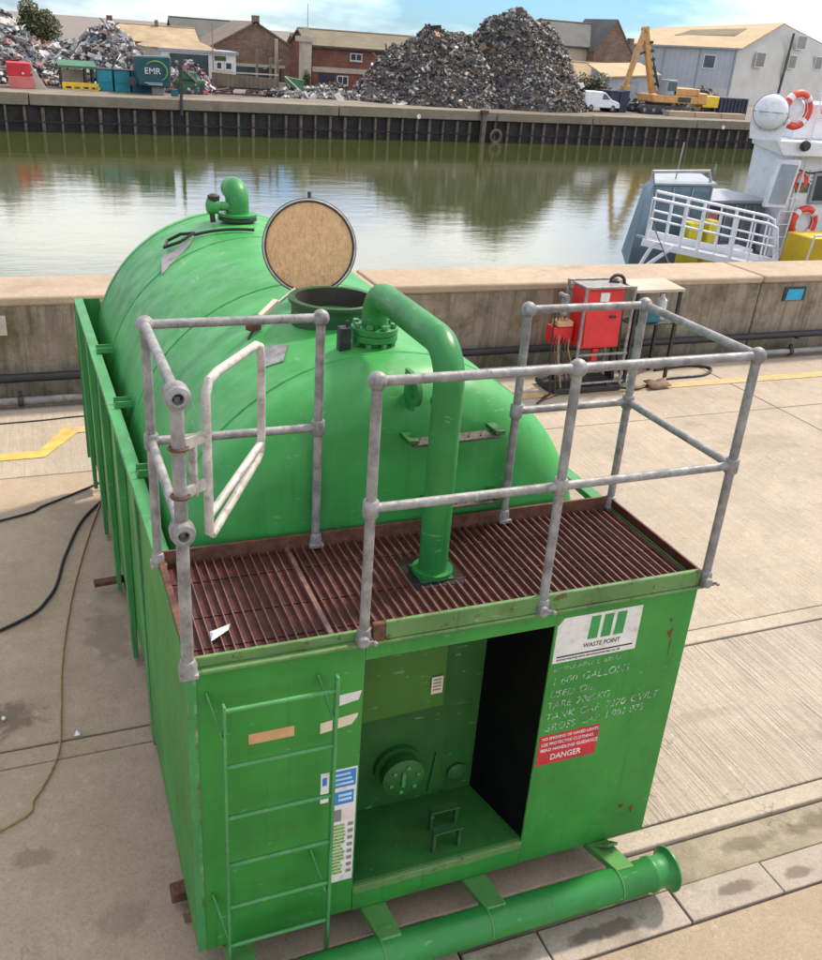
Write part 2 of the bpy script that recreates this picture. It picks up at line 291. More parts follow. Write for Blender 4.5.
# ------------------------------------------------------------------ mesh helpers
class MB:
    def __init__(s): s.v = []; s.f = []; s.c = []
    def add(s, vs, fs, c=None):
        k = len(s.v); s.v += [tuple(v) for v in vs]; s.f += [tuple(i+k for i in f) for f in fs]
        if c is not None: s.c += [c]*len(fs)
        return s
    def box(s, a, b, c=None):
        x0, y0, z0 = a; x1, y1, z1 = b
        return s.hexa([(x0, y0, z0), (x1, y0, z0), (x1, y1, z0), (x0, y1, z0), (x0, y0, z1), (x1, y0, z1), (x1, y1, z1), (x0, y1, z1)], c)
    def hexa(s, p, c=None):
        return s.add(p, [(0, 3, 2, 1), (4, 5, 6, 7), (0, 1, 5, 4), (1, 2, 6, 5), (2, 3, 7, 6), (3, 0, 4, 7)], c)
    def obox(s, m, size, c=None):
        hx, hy, hz = (x/2 for x in size)
        return s.hexa([m@Vector(q) for q in ((-hx, -hy, -hz), (hx, -hy, -hz), (hx, hy, -hz), (-hx, hy, -hz), (-hx, -hy, hz), (hx, -hy, hz), (hx, hy, hz), (-hx, hy, hz))], c)
    def beam(s, a, b, wid, hgt, up=(0, 0, 1)):
        a = Vector(a); b = Vector(b); d = (b-a); ln = d.length; d.normalize(); x = d.cross(Vector(up))
        if x.length < 1e-4: x = d.cross(Vector((1, 0, 0)))
        x.normalize(); z = x.cross(d)
        m = Matrix(((x.x, d.x, z.x, 0), (x.y, d.y, z.y, 0), (x.z, d.z, z.z, 0), (0, 0, 0, 1))); m.translation = (a+b)/2
        return s.obox(m, (wid, ln, hgt))
    def tube(s, path, r, n=12, cap=True, closed=False):
        P = [Vector(p) for p in path]; k = len(P); rr = r if isinstance(r, (list, tuple)) else [r]*k
        T = []
        for i in range(k):
            if closed: t = P[(i+1) % k]-P[i-1]
            else: t = P[min(i+1, k-1)]-P[max(i-1, 0)]
            T.append(t.normalized())
        x = T[0].orthogonal().normalized(); vs = []
        for i in range(k):
            x = (x-T[i]*x.dot(T[i])).normalized(); y = T[i].cross(x)
            vs += [P[i]+(x*math.cos(2*math.pi*j/n)+y*math.sin(2*math.pi*j/n))*rr[i] for j in range(n)]
        fs = []
        for i in range(k if closed else k-1):
            a = i*n; b = ((i+1) % k)*n
            fs += [(a+j, a+(j+1) % n, b+(j+1) % n, b+j) for j in range(n)]
        if cap and not closed: fs += [tuple(range(n-1, -1, -1)), tuple(range((k-1)*n, k*n))]
        return s.add(vs, fs)
    def lathe(s, prof, axis='Z', o=(0, 0, 0), n=32, m=None, cap=True):
        """prof: (radius, along) pairs"""
        o = Vector(o); vs = []; fs = []
        for r, h in prof:
            for j in range(n):
                a = 2*math.pi*j/n; c, d = r*math.cos(a), r*math.sin(a)
                p = {'Z': Vector((c, d, h)), 'Y': Vector((d, h, c)), 'X': Vector((h, c, d))}[axis]
                vs.append((m@p) if m else o+p)
        for i in range(len(prof)-1):
            fs += [(i*n+j, i*n+(j+1) % n, (i+1)*n+(j+1) % n, (i+1)*n+j) for j in range(n)]
        if cap: fs += [tuple(range(n-1, -1, -1)), tuple(range((len(prof)-1)*n, len(prof)*n))]
        return s.add(vs, fs)
    def prism(s, poly, d):
        """poly: 3D points of a planar outline; d: offset to the other face"""
        n = len(poly); d = Vector(d); a = [Vector(p) for p in poly]
        return s.add(a+[p+d for p in a], [tuple(range(n-1, -1, -1)), tuple(range(n, 2*n))]+[(i, (i+1) % n, n+(i+1) % n, n+i) for i in range(n)])
    def sphere(s, o, r, n=14, k=8):
        return s.lathe([(max(1e-4, r*math.sin(math.pi*i/k)), -r*math.cos(math.pi*i/k)) for i in range(k+1)], 'Z', o, n)
    def mesh(s, name, m, smooth=40):
        me = bpy.data.meshes.new(name); me.from_pydata(s.v, [], s.f); me.validate(clean_customdata=False)
        import bmesh
        bm = bmesh.new(); bm.from_mesh(me); bmesh.ops.recalc_face_normals(bm, faces=bm.faces); bm.to_mesh(me); bm.free()
        me.materials.append(M[m])
        if smooth: me.shade_smooth(); me.set_sharp_from_angle(angle=R(smooth))
        if s.c:
            at = me.color_attributes.new('Col', 'FLOAT_COLOR', 'CORNER')
            for p in me.polygons:
                for li in p.loop_indices: at.data[li].color = (*s.c[p.index], 1)
        return me
    def build(s, name, m, parent=None, bevel=0, smooth=40):
        o = put(name, s.mesh(name, m, smooth), parent)
        if bevel:
            b = o.modifiers.new('bevel', 'BEVEL'); b.width = bevel; b.segments = 2; b.limit_method = 'ANGLE'; b.harden_normals = False
        return o
def put(name, me, parent=None, loc=None, rot=None):
    o = bpy.data.objects.new(name, me); col.objects.link(o)
    if loc is not None: o.location = loc
    if rot is not None: o.rotation_euler = rot
    if parent:
        o.parent = parent
        if parent.type == 'EMPTY': o.matrix_parent_inverse = Matrix.Translation(-parent.location)
    return o
def tag(o, label, cat, group=None, kind=None):
    if label: o['label'] = label
    if cat: o['category'] = cat
    if group: o['group'] = group
    if kind: o['kind'] = kind
    return o
def thing(name, loc, label, cat, group=None):
    o = bpy.data.objects.new(name, None); col.objects.link(o); o.location = loc; o.empty_display_size = .2
    return tag(o, label, cat, group)
def box(name, a, b, m, parent=None, bevel=.004): return MB().box(a, b).build(name, m, parent, bevel)
def arc(c, u, v, r, a0, a1, n=8):
    c = Vector(c); u = Vector(u); v = Vector(v)
    return [c+(u*math.cos(R(a0+(a1-a0)*i/n))+v*math.sin(R(a0+(a1-a0)*i/n)))*r for i in range(n+1)]
def text(name, body, size, m, parent, loc, rot=(R(90), 0, 0), sx=1., depth=.0012, shear=0., align='LEFT'):
    cu = bpy.data.curves.new(name, 'FONT'); cu.body = body; cu.size = size; cu.extrude = depth; cu.shear = shear; cu.align_x = align; cu.resolution_u = 3
    t = bpy.data.objects.new(name+'_curve', cu); col.objects.link(t)
    bpy.context.view_layer.update()
    me = bpy.data.meshes.new_from_object(t.evaluated_get(bpy.context.evaluated_depsgraph_get()))
    bpy.data.objects.remove(t); bpy.data.curves.remove(cu)
    me.name = name; me.materials.clear(); me.materials.append(M[m])
    me.transform(Matrix.Diagonal((sx, 1, 1, 1)))
    return put(name, me, parent, loc, rot)

# ================================================================== the setting: dock, water, far bank
WATER_Z, YARD_Z = -2.5, -.4
def struct(o): o['kind'] = 'structure'; return o
dock = struct(MB().box((-60, -40, -6), (80, 8.62, -.06)).build('dock_ground', 'joint_dark'))
def slab(x0, x1, y0, y1, m, z=0.):
    g = .007
    box('concrete_slab', (x0+g, y0+g, -.05), (x1-g, y1-g, z), m, dock, .008)
for x0, x1 in ((-30, -4.2), (-4.2, 2.2)):                       # left half: greyer bays
    for y0, y1 in ((1.86, 5.72), (5.72, 7.72)): slab(x0, x1, y0, y1, 'concrete_left' if y1 < 6 else 'concrete_mid')
    slab(x0, x1, 1.70, 1.86, 'concrete_left', -.006); slab(x0, x1, -.02, 1.70, 'concrete_left')
for x0, x1 in ((-30, -4.2), (-4.2, 1.2)): slab(x0, x1, -.30, -.02, 'concrete_left'); slab(x0, x1, -8, -.30, 'concrete_left')
for x0, x1 in ((2.2, 8.4), (8.4, 14.6), (14.6, 40)):            # right half: paler brushed bays
    slab(x0, x1, 1.76, 5.72, 'concrete_mid'); slab(x0, x1, 5.72, 7.72, 'concrete_mid')
    slab(x0, x1, 1.60, 1.76, 'concrete_band', .006)
    slab(x0, x1, .16, 1.60, 'concrete_ribbed'); slab(x0, x1, .02, .16, 'concrete_band', .004)
for x0, x1 in ((1.2, 3.9), (3.9, 9), (9, 30)): slab(x0, x1, -.25, .02, 'concrete_mossy', -.012)
for x0, x1 in ((1.2, 1.62), (1.62, 2.42), (2.42, 3.02), (3.02, 3.9), (3.9, 4.8), (4.8, 5.7)):
    k = random.uniform(-.004, .006)
    MB().box((x0+.005, -.464, -.05), (x1-.005, -.255, .004+k)).build('kerb_stone', 'concrete_kerb', dock, .006)
slab(1.2, 7, -8, -.47, 'concrete_tan')
# yellow walkway line with its jog beside the tank
def line_piece(P): MB().prism([(x, y, .004) for x, y in P], (0, 0, .004)).build('painted_line', 'yellow_line', dock)
line_piece([(-9, 6.10), (-.47, 6.13), (-.52, 6.30), (-9, 6.27)])
line_piece([(-.47, 6.13), (-.13, 6.70), (-.25, 6.86), (-.52, 6.30)])
plain('yellow_faded', (.50, .36, .16), .8, 0, .2, 8, .2, 60, dirt=(.42, .345, .26))
MB().prism([(x, y, .004) for x, y in [(-.13, 6.70), (14, 6.62), (14, 6.82), (-.25, 6.86)]], (0, 0, .004)).build('painted_line', 'yellow_faded', dock)

# parapet wall along the quay edge
wall = thing('parapet_wall', (3, 8.2, 0), 'long weathered concrete parapet wall along the quay edge behind the green tank', 'wall')
segs = [-40, -14.4, -8.4, -2.45, 3.55, 9.56, 15.6, 21.6, 50]
for a, b in zip(segs, segs[1:]):
    g = .012
    MB().hexa([(a+g, 7.78, -.02), (b-g, 7.78, -.02), (b-g, 8.62, -.02), (a+g, 8.62, -.02), (a+g, 7.74, 1.1), (b-g, 7.74, 1.1), (b-g, 8.62, 1.1), (a+g, 8.62, 1.1)]).build('wall_segment', 'wall_face', wall, .02)
    MB().box((a+g, 7.71, 1.1), (b-g, 8.66, 1.205)).build('coping', 'wall_top', wall, .03)
MB().box((-40, 7.63, -.02), (50, 7.775, .05)).build('footing', 'wall_face', wall, .015)
plain('old_render', (.50, .45, .38), .9, 0, .2, 6, .5)
MB().box((-2.2, 7.735, .78), (-.72, 7.75, 1.0)).build('render_patch', 'old_render', wall)

water_o = struct(MB().add([(-400, 8.62, WATER_Z), (500, 8.62, WATER_Z), (500, 120, WATER_Z), (-400, 70, WATER_Z)], [(0, 1, 2, 3)]).build('water', 'water'))
def quay_y(x): return 60.5+.0735*x
yard = struct(MB().hexa([(-400, quay_y(-400)+.3, -8), (500, quay_y(500)+.3, -8), (3000, 3000, -8), (-3000, 3000, -8), (-400, quay_y(-400)+.3, YARD_Z), (500, quay_y(500)+.3, YARD_Z), (3000, 3000, YARD_Z), (-3000, 3000, YARD_Z)]).build('far_bank_ground', 'yard_ground'))

quay = thing('quay_wall', (25, quay_y(25), WATER_Z), 'far quay wall of dark steel sheet piles under a concrete cap across the water', 'quay wall')
def qbox(mb, x0, x1, d0, d1, z0, z1):
    mb.hexa([(x0, quay_y(x0)+d0, z0), (x1, quay_y(x1)+d0, z0), (x1, quay_y(x1)+d1, z0), (x0, quay_y(x0)+d1, z0), (x0, quay_y(x0)+d0, z1), (x1, quay_y(x1)+d0, z1), (x1, quay_y(x1)+d1, z1), (x0, quay_y(x0)+d1, z1)]); return mb
qbox(MB(), -60, 140, 0, .28, -5, -1.02).build('backing_sheet', 'pile_dark', quay)
random.seed(11)
xs = [-30, -18, -9, 0.4, 9.35, 20, 31.2, 41, 51.4, 62, 74, 95, 140]
for i, (a, b) in enumerate(zip(xs, xs[1:])):
    dz = random.uniform(-.05, .06)
    qbox(MB(), a+.03, b-.03, -.35, 1.1, -1.05, YARD_Z+dz).build('cap_block', 'quay_cap', quay, .05)
x = -14.; i = 0
pm = [MB().box((-w_/2, -.20, -2.2), (w_/2, .05, 1.42)).mesh('sheet_pile', 'pile_rib', 0) for w_ in (.12, .16, .19)]
while x < 78:
    o = put('sheet_pile', pm[i % 3], quay, (x+random.uniform(-.06, .06), quay_y(x), WATER_Z+random.uniform(-.1, .02)), (0, 0, .0735)); x += 1.08; i += 1
qbox(MB(), -60, 140, -.23, -.21, -2.02, -1.94).build('waling_bar', 'pile_dark', quay)

# ================================================================== the green tank unit
W, H, D = 2.38, 1.79, .79
CX, CZ, RT = 1.19, 1.44, 1.14
tank = thing('waste_tank', (1.19, 2.7, 0), 'large green steel waste tank with railed platform, ladder and open round lid', 'tank')
# shell
prof = [(.001, .80), (.45, .81), (.72, .825), (.80, .835)]
prof = [(.001, .825), (.45, .828), (.75, .835), (.88, .845)]
prof += [(.88+.26*math.sin(R(a)), .845+.26-.26*math.cos(R(a))) for a in range(10, 91, 8)]
prof += [(RT, 1.6), (RT, 2.2), (RT, 2.9), (RT, 3.6), (RT, 4.3), (RT, 5.0)]
prof += [(.80+.34*math.cos(R(a)), 5.05+.34*math.sin(R(a))) for a in range(8, 91, 8)] + [(.5, 5.41), (.001, 5.43)]
shell = MB().lathe(prof, 'Y', (CX, 0, CZ), 96).build('tank_shell', 'green_tank', tank, smooth=60)
for y in (1.2, 2.62, 4.0, 5.0):
    MB().tube([(CX+RT*math.sin(a*math.pi/32), y, CZ+RT*math.cos(a*math.pi/32)) for a in range(64)], .0065, 6, closed=True).build('weld_seam', 'green_tank', shell)
# manhole
MX, MY, MZ = 1.13, 1.86, 2.56
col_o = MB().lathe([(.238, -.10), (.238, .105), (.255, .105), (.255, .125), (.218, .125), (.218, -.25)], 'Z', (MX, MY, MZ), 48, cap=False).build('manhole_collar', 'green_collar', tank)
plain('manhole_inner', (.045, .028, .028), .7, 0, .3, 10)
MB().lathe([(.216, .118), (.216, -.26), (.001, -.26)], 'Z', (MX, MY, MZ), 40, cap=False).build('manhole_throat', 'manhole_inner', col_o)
lm = Matrix.Translation((1.105, 2.30, 2.865))@Matrix.Rotation(R(-12), 4, 'Z')@Matrix.Rotation(R(74), 4, 'X')
lid = MB().lathe([(.001, -.05), (.15, -.045), (.25, -.02), (.272, .0), (.272, .024), (.252, .026), (.250, .006), (.001, .006)], n=48, m=lm).build('manhole_lid', 'dark_metal', tank)
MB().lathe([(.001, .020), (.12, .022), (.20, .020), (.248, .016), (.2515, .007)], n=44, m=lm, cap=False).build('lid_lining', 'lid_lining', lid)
MB().tube([lm@Vector((.262*math.cos(a*math.pi/24), .262*math.sin(a*math.pi/24), .022)) for a in range(48)], .006, 8, closed=True).build('lid_rim', 'gate_white', lid)
MB().box((MX-.06, 2.10, 2.60), (MX+.06, 2.28, 2.63)).box((MX-.05, 2.26, 2.56), (MX-.03, 2.34, 2.63)).box((MX+.03, 2.26, 2.56), (MX+.05, 2.34, 2.63)).build('lid_hinge', 'green_pipe', tank, .004)
MB().tube([lm@Vector((0, .27, .01)), lm@Vector((0, .305, .0))], .012, 8).build('lid_catch', 'dark_metal', lid)
# lid stay with its toggle clamp on the left
st = MB().tube([(.985, 2.16, 2.66), (.78, 2.02, 2.56), (.70, 1.95, 2.50)], .010, 8).build('lid_stay', 'steel_bright', tank)
MB().obox(Matrix.Translation((.80, 2.03, 2.585))@Matrix.Rotation(R(35), 4, 'Z')@Matrix.Rotation(R(-26), 4, 'Y'), (.15, .035, .03)).build('turnbuckle', 'cream_paper', st, .004)
MB().obox(Matrix.Translation((.70, 1.96, 2.515))@Matrix.Rotation(R(35), 4, 'Z'), (.07, .055, .05)).tube([(.66, 1.92, 2.45), (.75, 1.99, 2.56)], .008, 8).build('clamp_block', 'rust', st, .004)
# black sensor box
sb = box('sensor_box', (.985, 1.30, 2.555), (1.045, 1.36, 2.68), 'black_rubber', tank, .006)
box('sensor_face', (.99, 1.296, 2.60), (1.04, 1.301, 2.66), 'dark_metal', sb, 0); MB().tube([(1.03, 1.33, 2.67), (1.03, 1.33, 2.71)], .008, 8).build('sensor_cap', 'black_rubber', sb)
# suction pipe over the front
PX, PY, PYB, PZ, PR = 1.185, 1.36, .42, 2.845, .067
pp = [(PX, PY, 2.66)]+arc((PX, PY-.13, PZ-.13), (0, 1, 0), (0, 0, 1), .13, 0, 90, 8)+arc((PX, PYB+.16, PZ-.16), (0, 0, 1), (0, -1, 0), .16, 0, 90, 8)+[(PX, PYB, 1.735)]
pipe = MB().tube(pp, PR, 24).build('suction_pipe', 'green_pipe', tank, smooth=60)
for z, r in ((2.655, .120), (2.62, .120)):
    MB().lathe([(.07, -.016), (r, -.016), (r, .016), (.07, .016)], 'Z', (PX, PY, z), 28).build('flange', 'green_pipe', pipe, .003)
MB().lathe([(.078, -.14), (.078, 0)], 'Z', (PX, PY, 2.61), 24).build('pipe_stub', 'green_pipe', pipe)
bolt = MB().lathe([(.016, -.06), (.016, -.038), (.010, -.036), (.010, .036), (.017, .038), (.017, .055)], n=6).mesh('bolt', 'green_frame', 0)
for k in range(8): put('bolt', bolt, pipe, (PX+.098*math.cos(k*math.pi/4+.2), PY+.098*math.sin(k*math.pi/4+.2), 2.638))
# rear vent elbow
VX, VY, VZ = 1.17, 4.62, 2.55
ve = MB().tube([(VX, VY, VZ)]+arc((VX-.0, VY+.10, VZ+.16), (0, -1, 0), (0, 0, 1), .10, 0, 90, 8)+[(VX, VY+.20, VZ+.255)], .092, 20).build('vent_elbow', 'green_pipe', tank, smooth=60)
for z in (.055, .085): MB().lathe([(.05, -.012), (.155, -.012), (.155, .012), (.05, .012)], 'Z', (VX, VY, VZ+z), 24).build('flange', 'dark_metal' if z < .06 else 'green_pipe', ve, .003)
va = MB().lathe([(.03, -.19), (.06, -.18), (.06, -.10), (.035, -.09), (.035, 0)], 'X', (VX-.06, VY-.02, VZ+.15), 16).build('relief_valve', 'green_frame', tank)
MB().lathe([(.045, 0), (.05, .04), (.02, .055)], 'Z', (VX-.19, VY-.02, VZ+.19), 14).tube([(VX-.21, VY-.03, VZ+.14), (VX-.20, VY-.03, VZ+.03)], .022, 10).build('valve_wheel', 'dark_metal', va)
# level gauge rod and squeegee-like float arm lying on the shell
def on_shell(x, y, lift=.0): return Vector((x, y, CZ+math.sqrt(max(0, RT*RT-(x-CX)**2))+lift))
ga = MB().tube([on_shell(.78+.06*i, 4.36-.03*i, .022) for i in range(8)], .012, 8).build('gauge_rod', 'black_rubber', tank)
MB().tube([on_shell(x, y, .035) for x, y in ((.78, 4.36), (.70, 4.50), (.60, 4.52), (.56, 4.40), (.66, 4.30))], .013, 8, closed=True).build('rod_handle', 'black_rubber', ga)
MB().add([on_shell(x, y, l) for l in (.004, .012) for x, y in ((.47, 3.92), (.52, 4.28), (.78, 4.34), (.70, 4.16))], [(0, 1, 2, 3), (7, 6, 5, 4), (0, 4, 5, 1), (1, 5, 6, 2), (2, 6, 7, 3), (3, 7, 4, 0)]).build('wear_glint_plate', 'pipe_grey', tank)
MB().add([on_shell(x, y, l) for l in (.003, .008) for x, y in ((.62, 1.48), (.73, 1.42), (.80, 1.60), (.70, 1.70))], [(0, 1, 2, 3), (7, 6, 5, 4), (0, 4, 5, 1), (1, 5, 6, 2), (2, 6, 7, 3), (3, 7, 4, 0)]).build('wear_glint_plate', 'galvanised', tank)  # this pale patch stands for a blurred reflection on the shell
# lugs and brackets on the front head
lug = MB().lathe([(.030, -.012), (.068, -.012), (.068, .012), (.030, .012)], 'X', (1.19, .79, 2.52), 20, cap=False).build('lifting_lug', 'green_pipe', tank)
MB().box((1.18, .80, 2.42), (1.20, .90, 2.60)).build('lug_web', 'green_pipe', lug)
MB().lathe([(.02, 0), (.03, -.02), (.012, -.04)], 'Y', (1.31, .84, 2.46), 6).build('lug_nut', 'green_pipe', lug)
plain('step_plate', (.085, .078, .055), .6, .3, .4, 30, .5, 80)
def step_bracket(x0, x1, z0, z1, y=.80):
    b_ = MB().beam((x0, y-.05, z0), (x1, y-.05, z1), .085, .014).build('head_step', 'step_plate', tank, .003)
    for xx, zz in ((x0, z0), (x1, z1)): MB().beam((xx, y+.03, zz+.015), (xx, y-.09, zz+.02), .05, .022).build('step_end', 'green_shaded', b_, .003)
    for i in range(7):
        t = (i+.5)/7; MB().beam((x0+(x1-x0)*t, y-.07, z0+(z1-z0)*t+.009), (x0+(x1-x0)*t+.03, y-.02, z0+(z1-z0)*t+.009), .008, .006).build('tread_rib', 'dark_metal', b_)
step_bracket(1.17, 1.62, 2.28, 2.29); step_bracket(1.30, 1.66, 1.93, 1.935)

# front box
FZ = .2; OX0, OX1, OZ0, OZ1 = .72, 1.62, .31, 1.665
fb = box('front_panel', (0, 0, FZ), (OX0, .012, H-.033), 'green', tank, .003)
box('front_panel', (OX1, 0, FZ), (W, .012, H-.033), 'green', tank, .003)
box('front_header', (OX0+.001, .0, OZ1), (OX1-.001, .012, H-.033), 'green', tank, .003)
box('front_sill', (OX0+.001, -.004, FZ), (OX1-.001, .012, OZ0), 'green', tank, .003)
MB().box((-.012, -.036, H-.032), (W+.015, .013, H-.016)).build('top_lip', 'green_pale', tank, .005)
MB().box((-.004, -.006, H-.0155), (W+.006, .012, H+.030)).build('top_edge', 'green_pale', tank, .004)
MB().box((-.006, .013, FZ), (.010, 1.52, H-.002)).build('side_panel', 'green', tank, .003)
MB().box((W-.012, .013, FZ), (W, D+.06, H-.002)).build('side_panel', 'green', tank, .003)
box('rear_panel', (.011, D+.03, FZ), (W-.013, D+.042, H-.09), 'green_shaded', tank, 0)
box('base_plate', (.011, .013, FZ-.012), (W-.013, D+.05, FZ-.002), 'green_shaded', tank, 0)
# corner fold on the left edge
MB().prism([(-.006, .0, FZ), (-.006, .012, FZ), (.03, -.004, FZ)], (0, 0, H-.034-FZ)).build('corner_fold', 'green_frame', tank)
# recess
box('recess_back', (OX0-.04, .430, FZ), (1.535, .442, H-.08), 'green_shaded', tank, 0)
box('recess_floor', (OX0-.04, .0125, .355), (OX1+.02, .429, .367), 'green_shaded', tank, .002)
box('recess_wall', (OX0-.02, .0125, .368), (OX0-.008, .429, H-.08), 'green_shaded', tank, 0)
plain('recess_shade_black', (.0035, .0045, .0035), .95, 0, .3, 8, spec=.1)  # near-black: the deep shade on the recess's right wall, put into colour
rw = MB().hexa([(1.525, .4295, .368), (1.545, .4295, .368), (1.645, .0135, .368), (1.622, .0135, .368), (1.525, .4295, H-.08), (1.545, .4295, H-.08), (1.645, .0135, H-.08), (1.622, .0135, H-.08)]).build('recess_wall', 'recess_shade_black', tank)
box('sill_lip', (OX0, -.0055, OZ0-.001), (OX1, .03, .354), 'green_pale', tank, .003)
fl = MB().hexa([(OX0+.01, .33, 1.03), (1.285, .36, 1.02), (1.285, .375, 1.02), (OX0+.01, .345, 1.03), (OX0+.01, .36, 1.655), (1.285, .38, 1.655), (1.285, .395, 1.655), (OX0+.01, .375, 1.655)]).build('flap_panel', 'green_olive', tank, .003)
pl = MB().box((1.205, .352, 1.11), (1.265, .357, 1.21)).build('data_plate', 'cream_paper', fl)
for i in range(4): box('print_line', (1.214, .350, 1.13+i*.02), (1.256, .3515, 1.139+i*.02), 'grey_ink', pl if False else fl, 0)
# blanked outlet valve
vo = MB().lathe([(.125, 0), (.125, -.03), (.095, -.03), (.095, -.075), (.112, -.075), (.112, -.105), (.09, -.112), (.075, -.118), (.001, -.12)], 'Y', (1.085, .429, .635), 36).build('outlet_valve', 'green_shaded', tank)
sb2 = MB().lathe([(.012, 0), (.012, -.018), (.006, -.02)], 'Y', n=6).mesh('bolt', 'green_frame', 0)
for k in range(6): put('bolt', sb2, vo, (1.085+.075*math.cos(k*math.pi/3+.3), .429-.108, .635+.075*math.sin(k*math.pi/3+.3)))
MB().box((1.065, .295, .60), (1.085, .312, .69)).build('valve_key', 'green_frame', vo, .003)
MB().prism([(1.27, .429, .40), (1.38, .429, .40), (1.30, .429, .66)], (0, -.012, 0)).build('gusset', 'green_shaded', tank)
MB().lathe([(.05, 0), (.055, -.02), (.03, -.03), (.001, -.03)], 'Y', (1.43, .429, .50), 16).build('small_blank', 'green_shaded', tank)
# little welded step on the recess floor
sp = None
for y in (.07, .20):
    x0 = 1.16+(y-.07)*.3
    h_ = MB().beam((x0, y, .368), (x0, y, .495), .018, .028, (0, 1, 0)).beam((x0+.135, y, .368), (x0+.135, y, .495), .018, .028, (0, 1, 0)).box((x0-.010, y-.026, .495), (x0+.145, y+.026, .504)).build('floor_hoop', 'green_collar', tank, .002)
# platform grating
deck = box('deck_sheet', (.012, .014, H-.040), (W-.014, D-.004, H-.026), 'grating_rust', tank, 0)
bar = MB().box((-.0019, .018, -.020), (.0019, D-.012, 0)).mesh('grating_bar', 'bar_rust', 0)
n = 56
for i in range(n):
    x = .03+i*(W-.06)/(n-1)
    if PX-.125 < x < PX+.125:
        MB().box((x-.0019, .55, H-.024), (x+.0019, D-.012, H-.004)).build('grating_bar', 'bar_rust', tank, 0, 0)
        MB().box((x-.0019, .018, H-.024), (x+.0019, .30, H-.004)).build('grating_bar', 'bar_rust', tank, 0, 0)
    else: put('grating_bar', bar, tank, (x+random.uniform(-.003, .003), 0, H-.004+random.uniform(-.0015, .001)))
for y in (.12, .34, .62): box('cross_rod', (.02, y-.003, H-.0255), (W-.02, y+.003, H-.021), 'grating_rust', tank, 0)
box('grating_seam', (.575, .018, H-.0255), (.597, D-.012, H+.002), 'bar_rust', tank, .002)
pc = MB().box((PX-.088, .335, H-.0255), (PX+.075, .505, H-.012)).build('pipe_collar_plate', 'green_collar', tank, .003)
plain('hole_shade_black', (.012, .008, .007), .9, 0, .3, 20)
box('cutout_shade_sheet', (PX-.13, .30, H-.0255), (PX+.13, .55, H-.0225), 'hole_shade_black', tank, 0)  # black sheet on the deck; the hole's shade put into its colour
MB().lathe([(.068, 0), (.095, 0), (.095, .022), (.068, .022)], 'Z', (PX, PYB, H-.014), 24).build('collar_ring', 'green_pipe', pc)
# platform edging
box('rear_kick_plate', (.0, D-.008, H-.05), (W, D+.006, H+.055), 'rust', tank, .003)
box('side_kick_plate', (W-.010, .016, H-.04), (W+.004, D-.010, H+.045), 'grating_rust', tank, .003)
box('side_angle', (-.002, .016, H-.001), (.028, D-.010, H+.012), 'rust', tank, .003)
MB().box((.79, -.030, H-.0155), (W-.03, -.008, H+.070)).build('front_kick_board', 'green_pale', tank, .006)
box('kick_board_end', (.735, -.032, H-.0150), (.788, -.0065, H+.068), 'rust', tank, .004)

# handrails
T_, M_ = H+1.10, H+.594
def ball(o, r=.038): return MB().sphere(o, r, 16, 10)
def post(x, y, foot, top=T_, mid=True, sock=True):
    p = MB().tube([(x, y, H-.005 if y < .2 else H-.02), (x, y, top)], .0205, 16).build('rail_post', 'galvanised', tank)
    ball((x, y, top), .037).build('rail_fitting', 'galvanised', p)
    if mid: MB().lathe([(.026, -.036), (.031, -.030), (.031, .030), (.026, .036)], 'Z', (x, y, M_), 16).build('rail_fitting', 'galvanised', p)
    fz = H-.004 if y < .2 else H-.005
    fm = MB().lathe([(.030, 0), (.030, .035), (.026, .055), (.022, .058)], 'Z', (x, y, fz), 16)
    sx = foot
    fm.box((x-.034, y-.036, fz-.010), (x+.034, y+.034, fz+.010))
    if y < .2: fm.lathe([(.020, -.050), (.026, -.044), (.026, -.02)], 'Y', (x-.012, y, fz+.012), 10); fm.lathe([(.010, -.060), (.010, -.04)], 'Y', (x+.034, y, fz+.008), 6)
    f = fm.build('post_foot', 'galvanised', p, .004)
    for dx in (-.034, .034): MB().lathe([(.011, -.060), (.011, -.046)], 'Y', (x+dx, y, fz), 6).build('foot_bolt', 'rust', f) if False else None
    return p
fy = -.020
posts = [post(x, y, 1) for x, y in ((.70, fy), (1.52, fy), (W+.012, fy+.005), (0, D), (.73, D), (1.735, D), (W, D))]
lp = MB().tube([(0, fy, H-.03), (0, fy, T_-.0)], .0235, 16).build('rail_post', 'galvanised', tank)
MB().lathe([(.036, 0), (.036, .04), (.030, .065), (.024, .068)], 'Z', (0, fy, H-.025), 16).box((-.036, fy-.032, H-.035), (.036, fy+.003, H-.013)).build('post_foot', 'galvanised', lp, .004)
for z in (T_, M_):   # open-ended tees whose sockets face the camera
    e = MB().lathe([(.026, .03), (.044, .02), (.046, -.02), (.040, -.045), (.026, -.052), (.020, -.050), (.019, -.02)], 'Y', (0, fy, z), 20, cap=False).build('tee_fitting', 'galvanised', lp)
    MB().lathe([(.001, 0), (.021, .001)], 'Y', (0, fy-.022, z), 16, cap=False).build('bore_shade_disc', 'black_rubber', e)  # black disc in the socket, painted as the shade inside it
def rail(a, b): return MB().tube([a, b], .0192, 14).build('hand_rail', 'galvanised', tank)
for z in (T_, M_):
    rail((.70, fy, z), (1.52, fy, z)); rail((1.52, fy, z), (W+.012, fy+.005, z)); rail((W+.012, fy+.005, z), (W, D, z)); rail((W, D, z), (1.735, D, z))
    rail((0, D, z), (.73, D, z)); rail((0, D, z), (0, fy+.02, z))
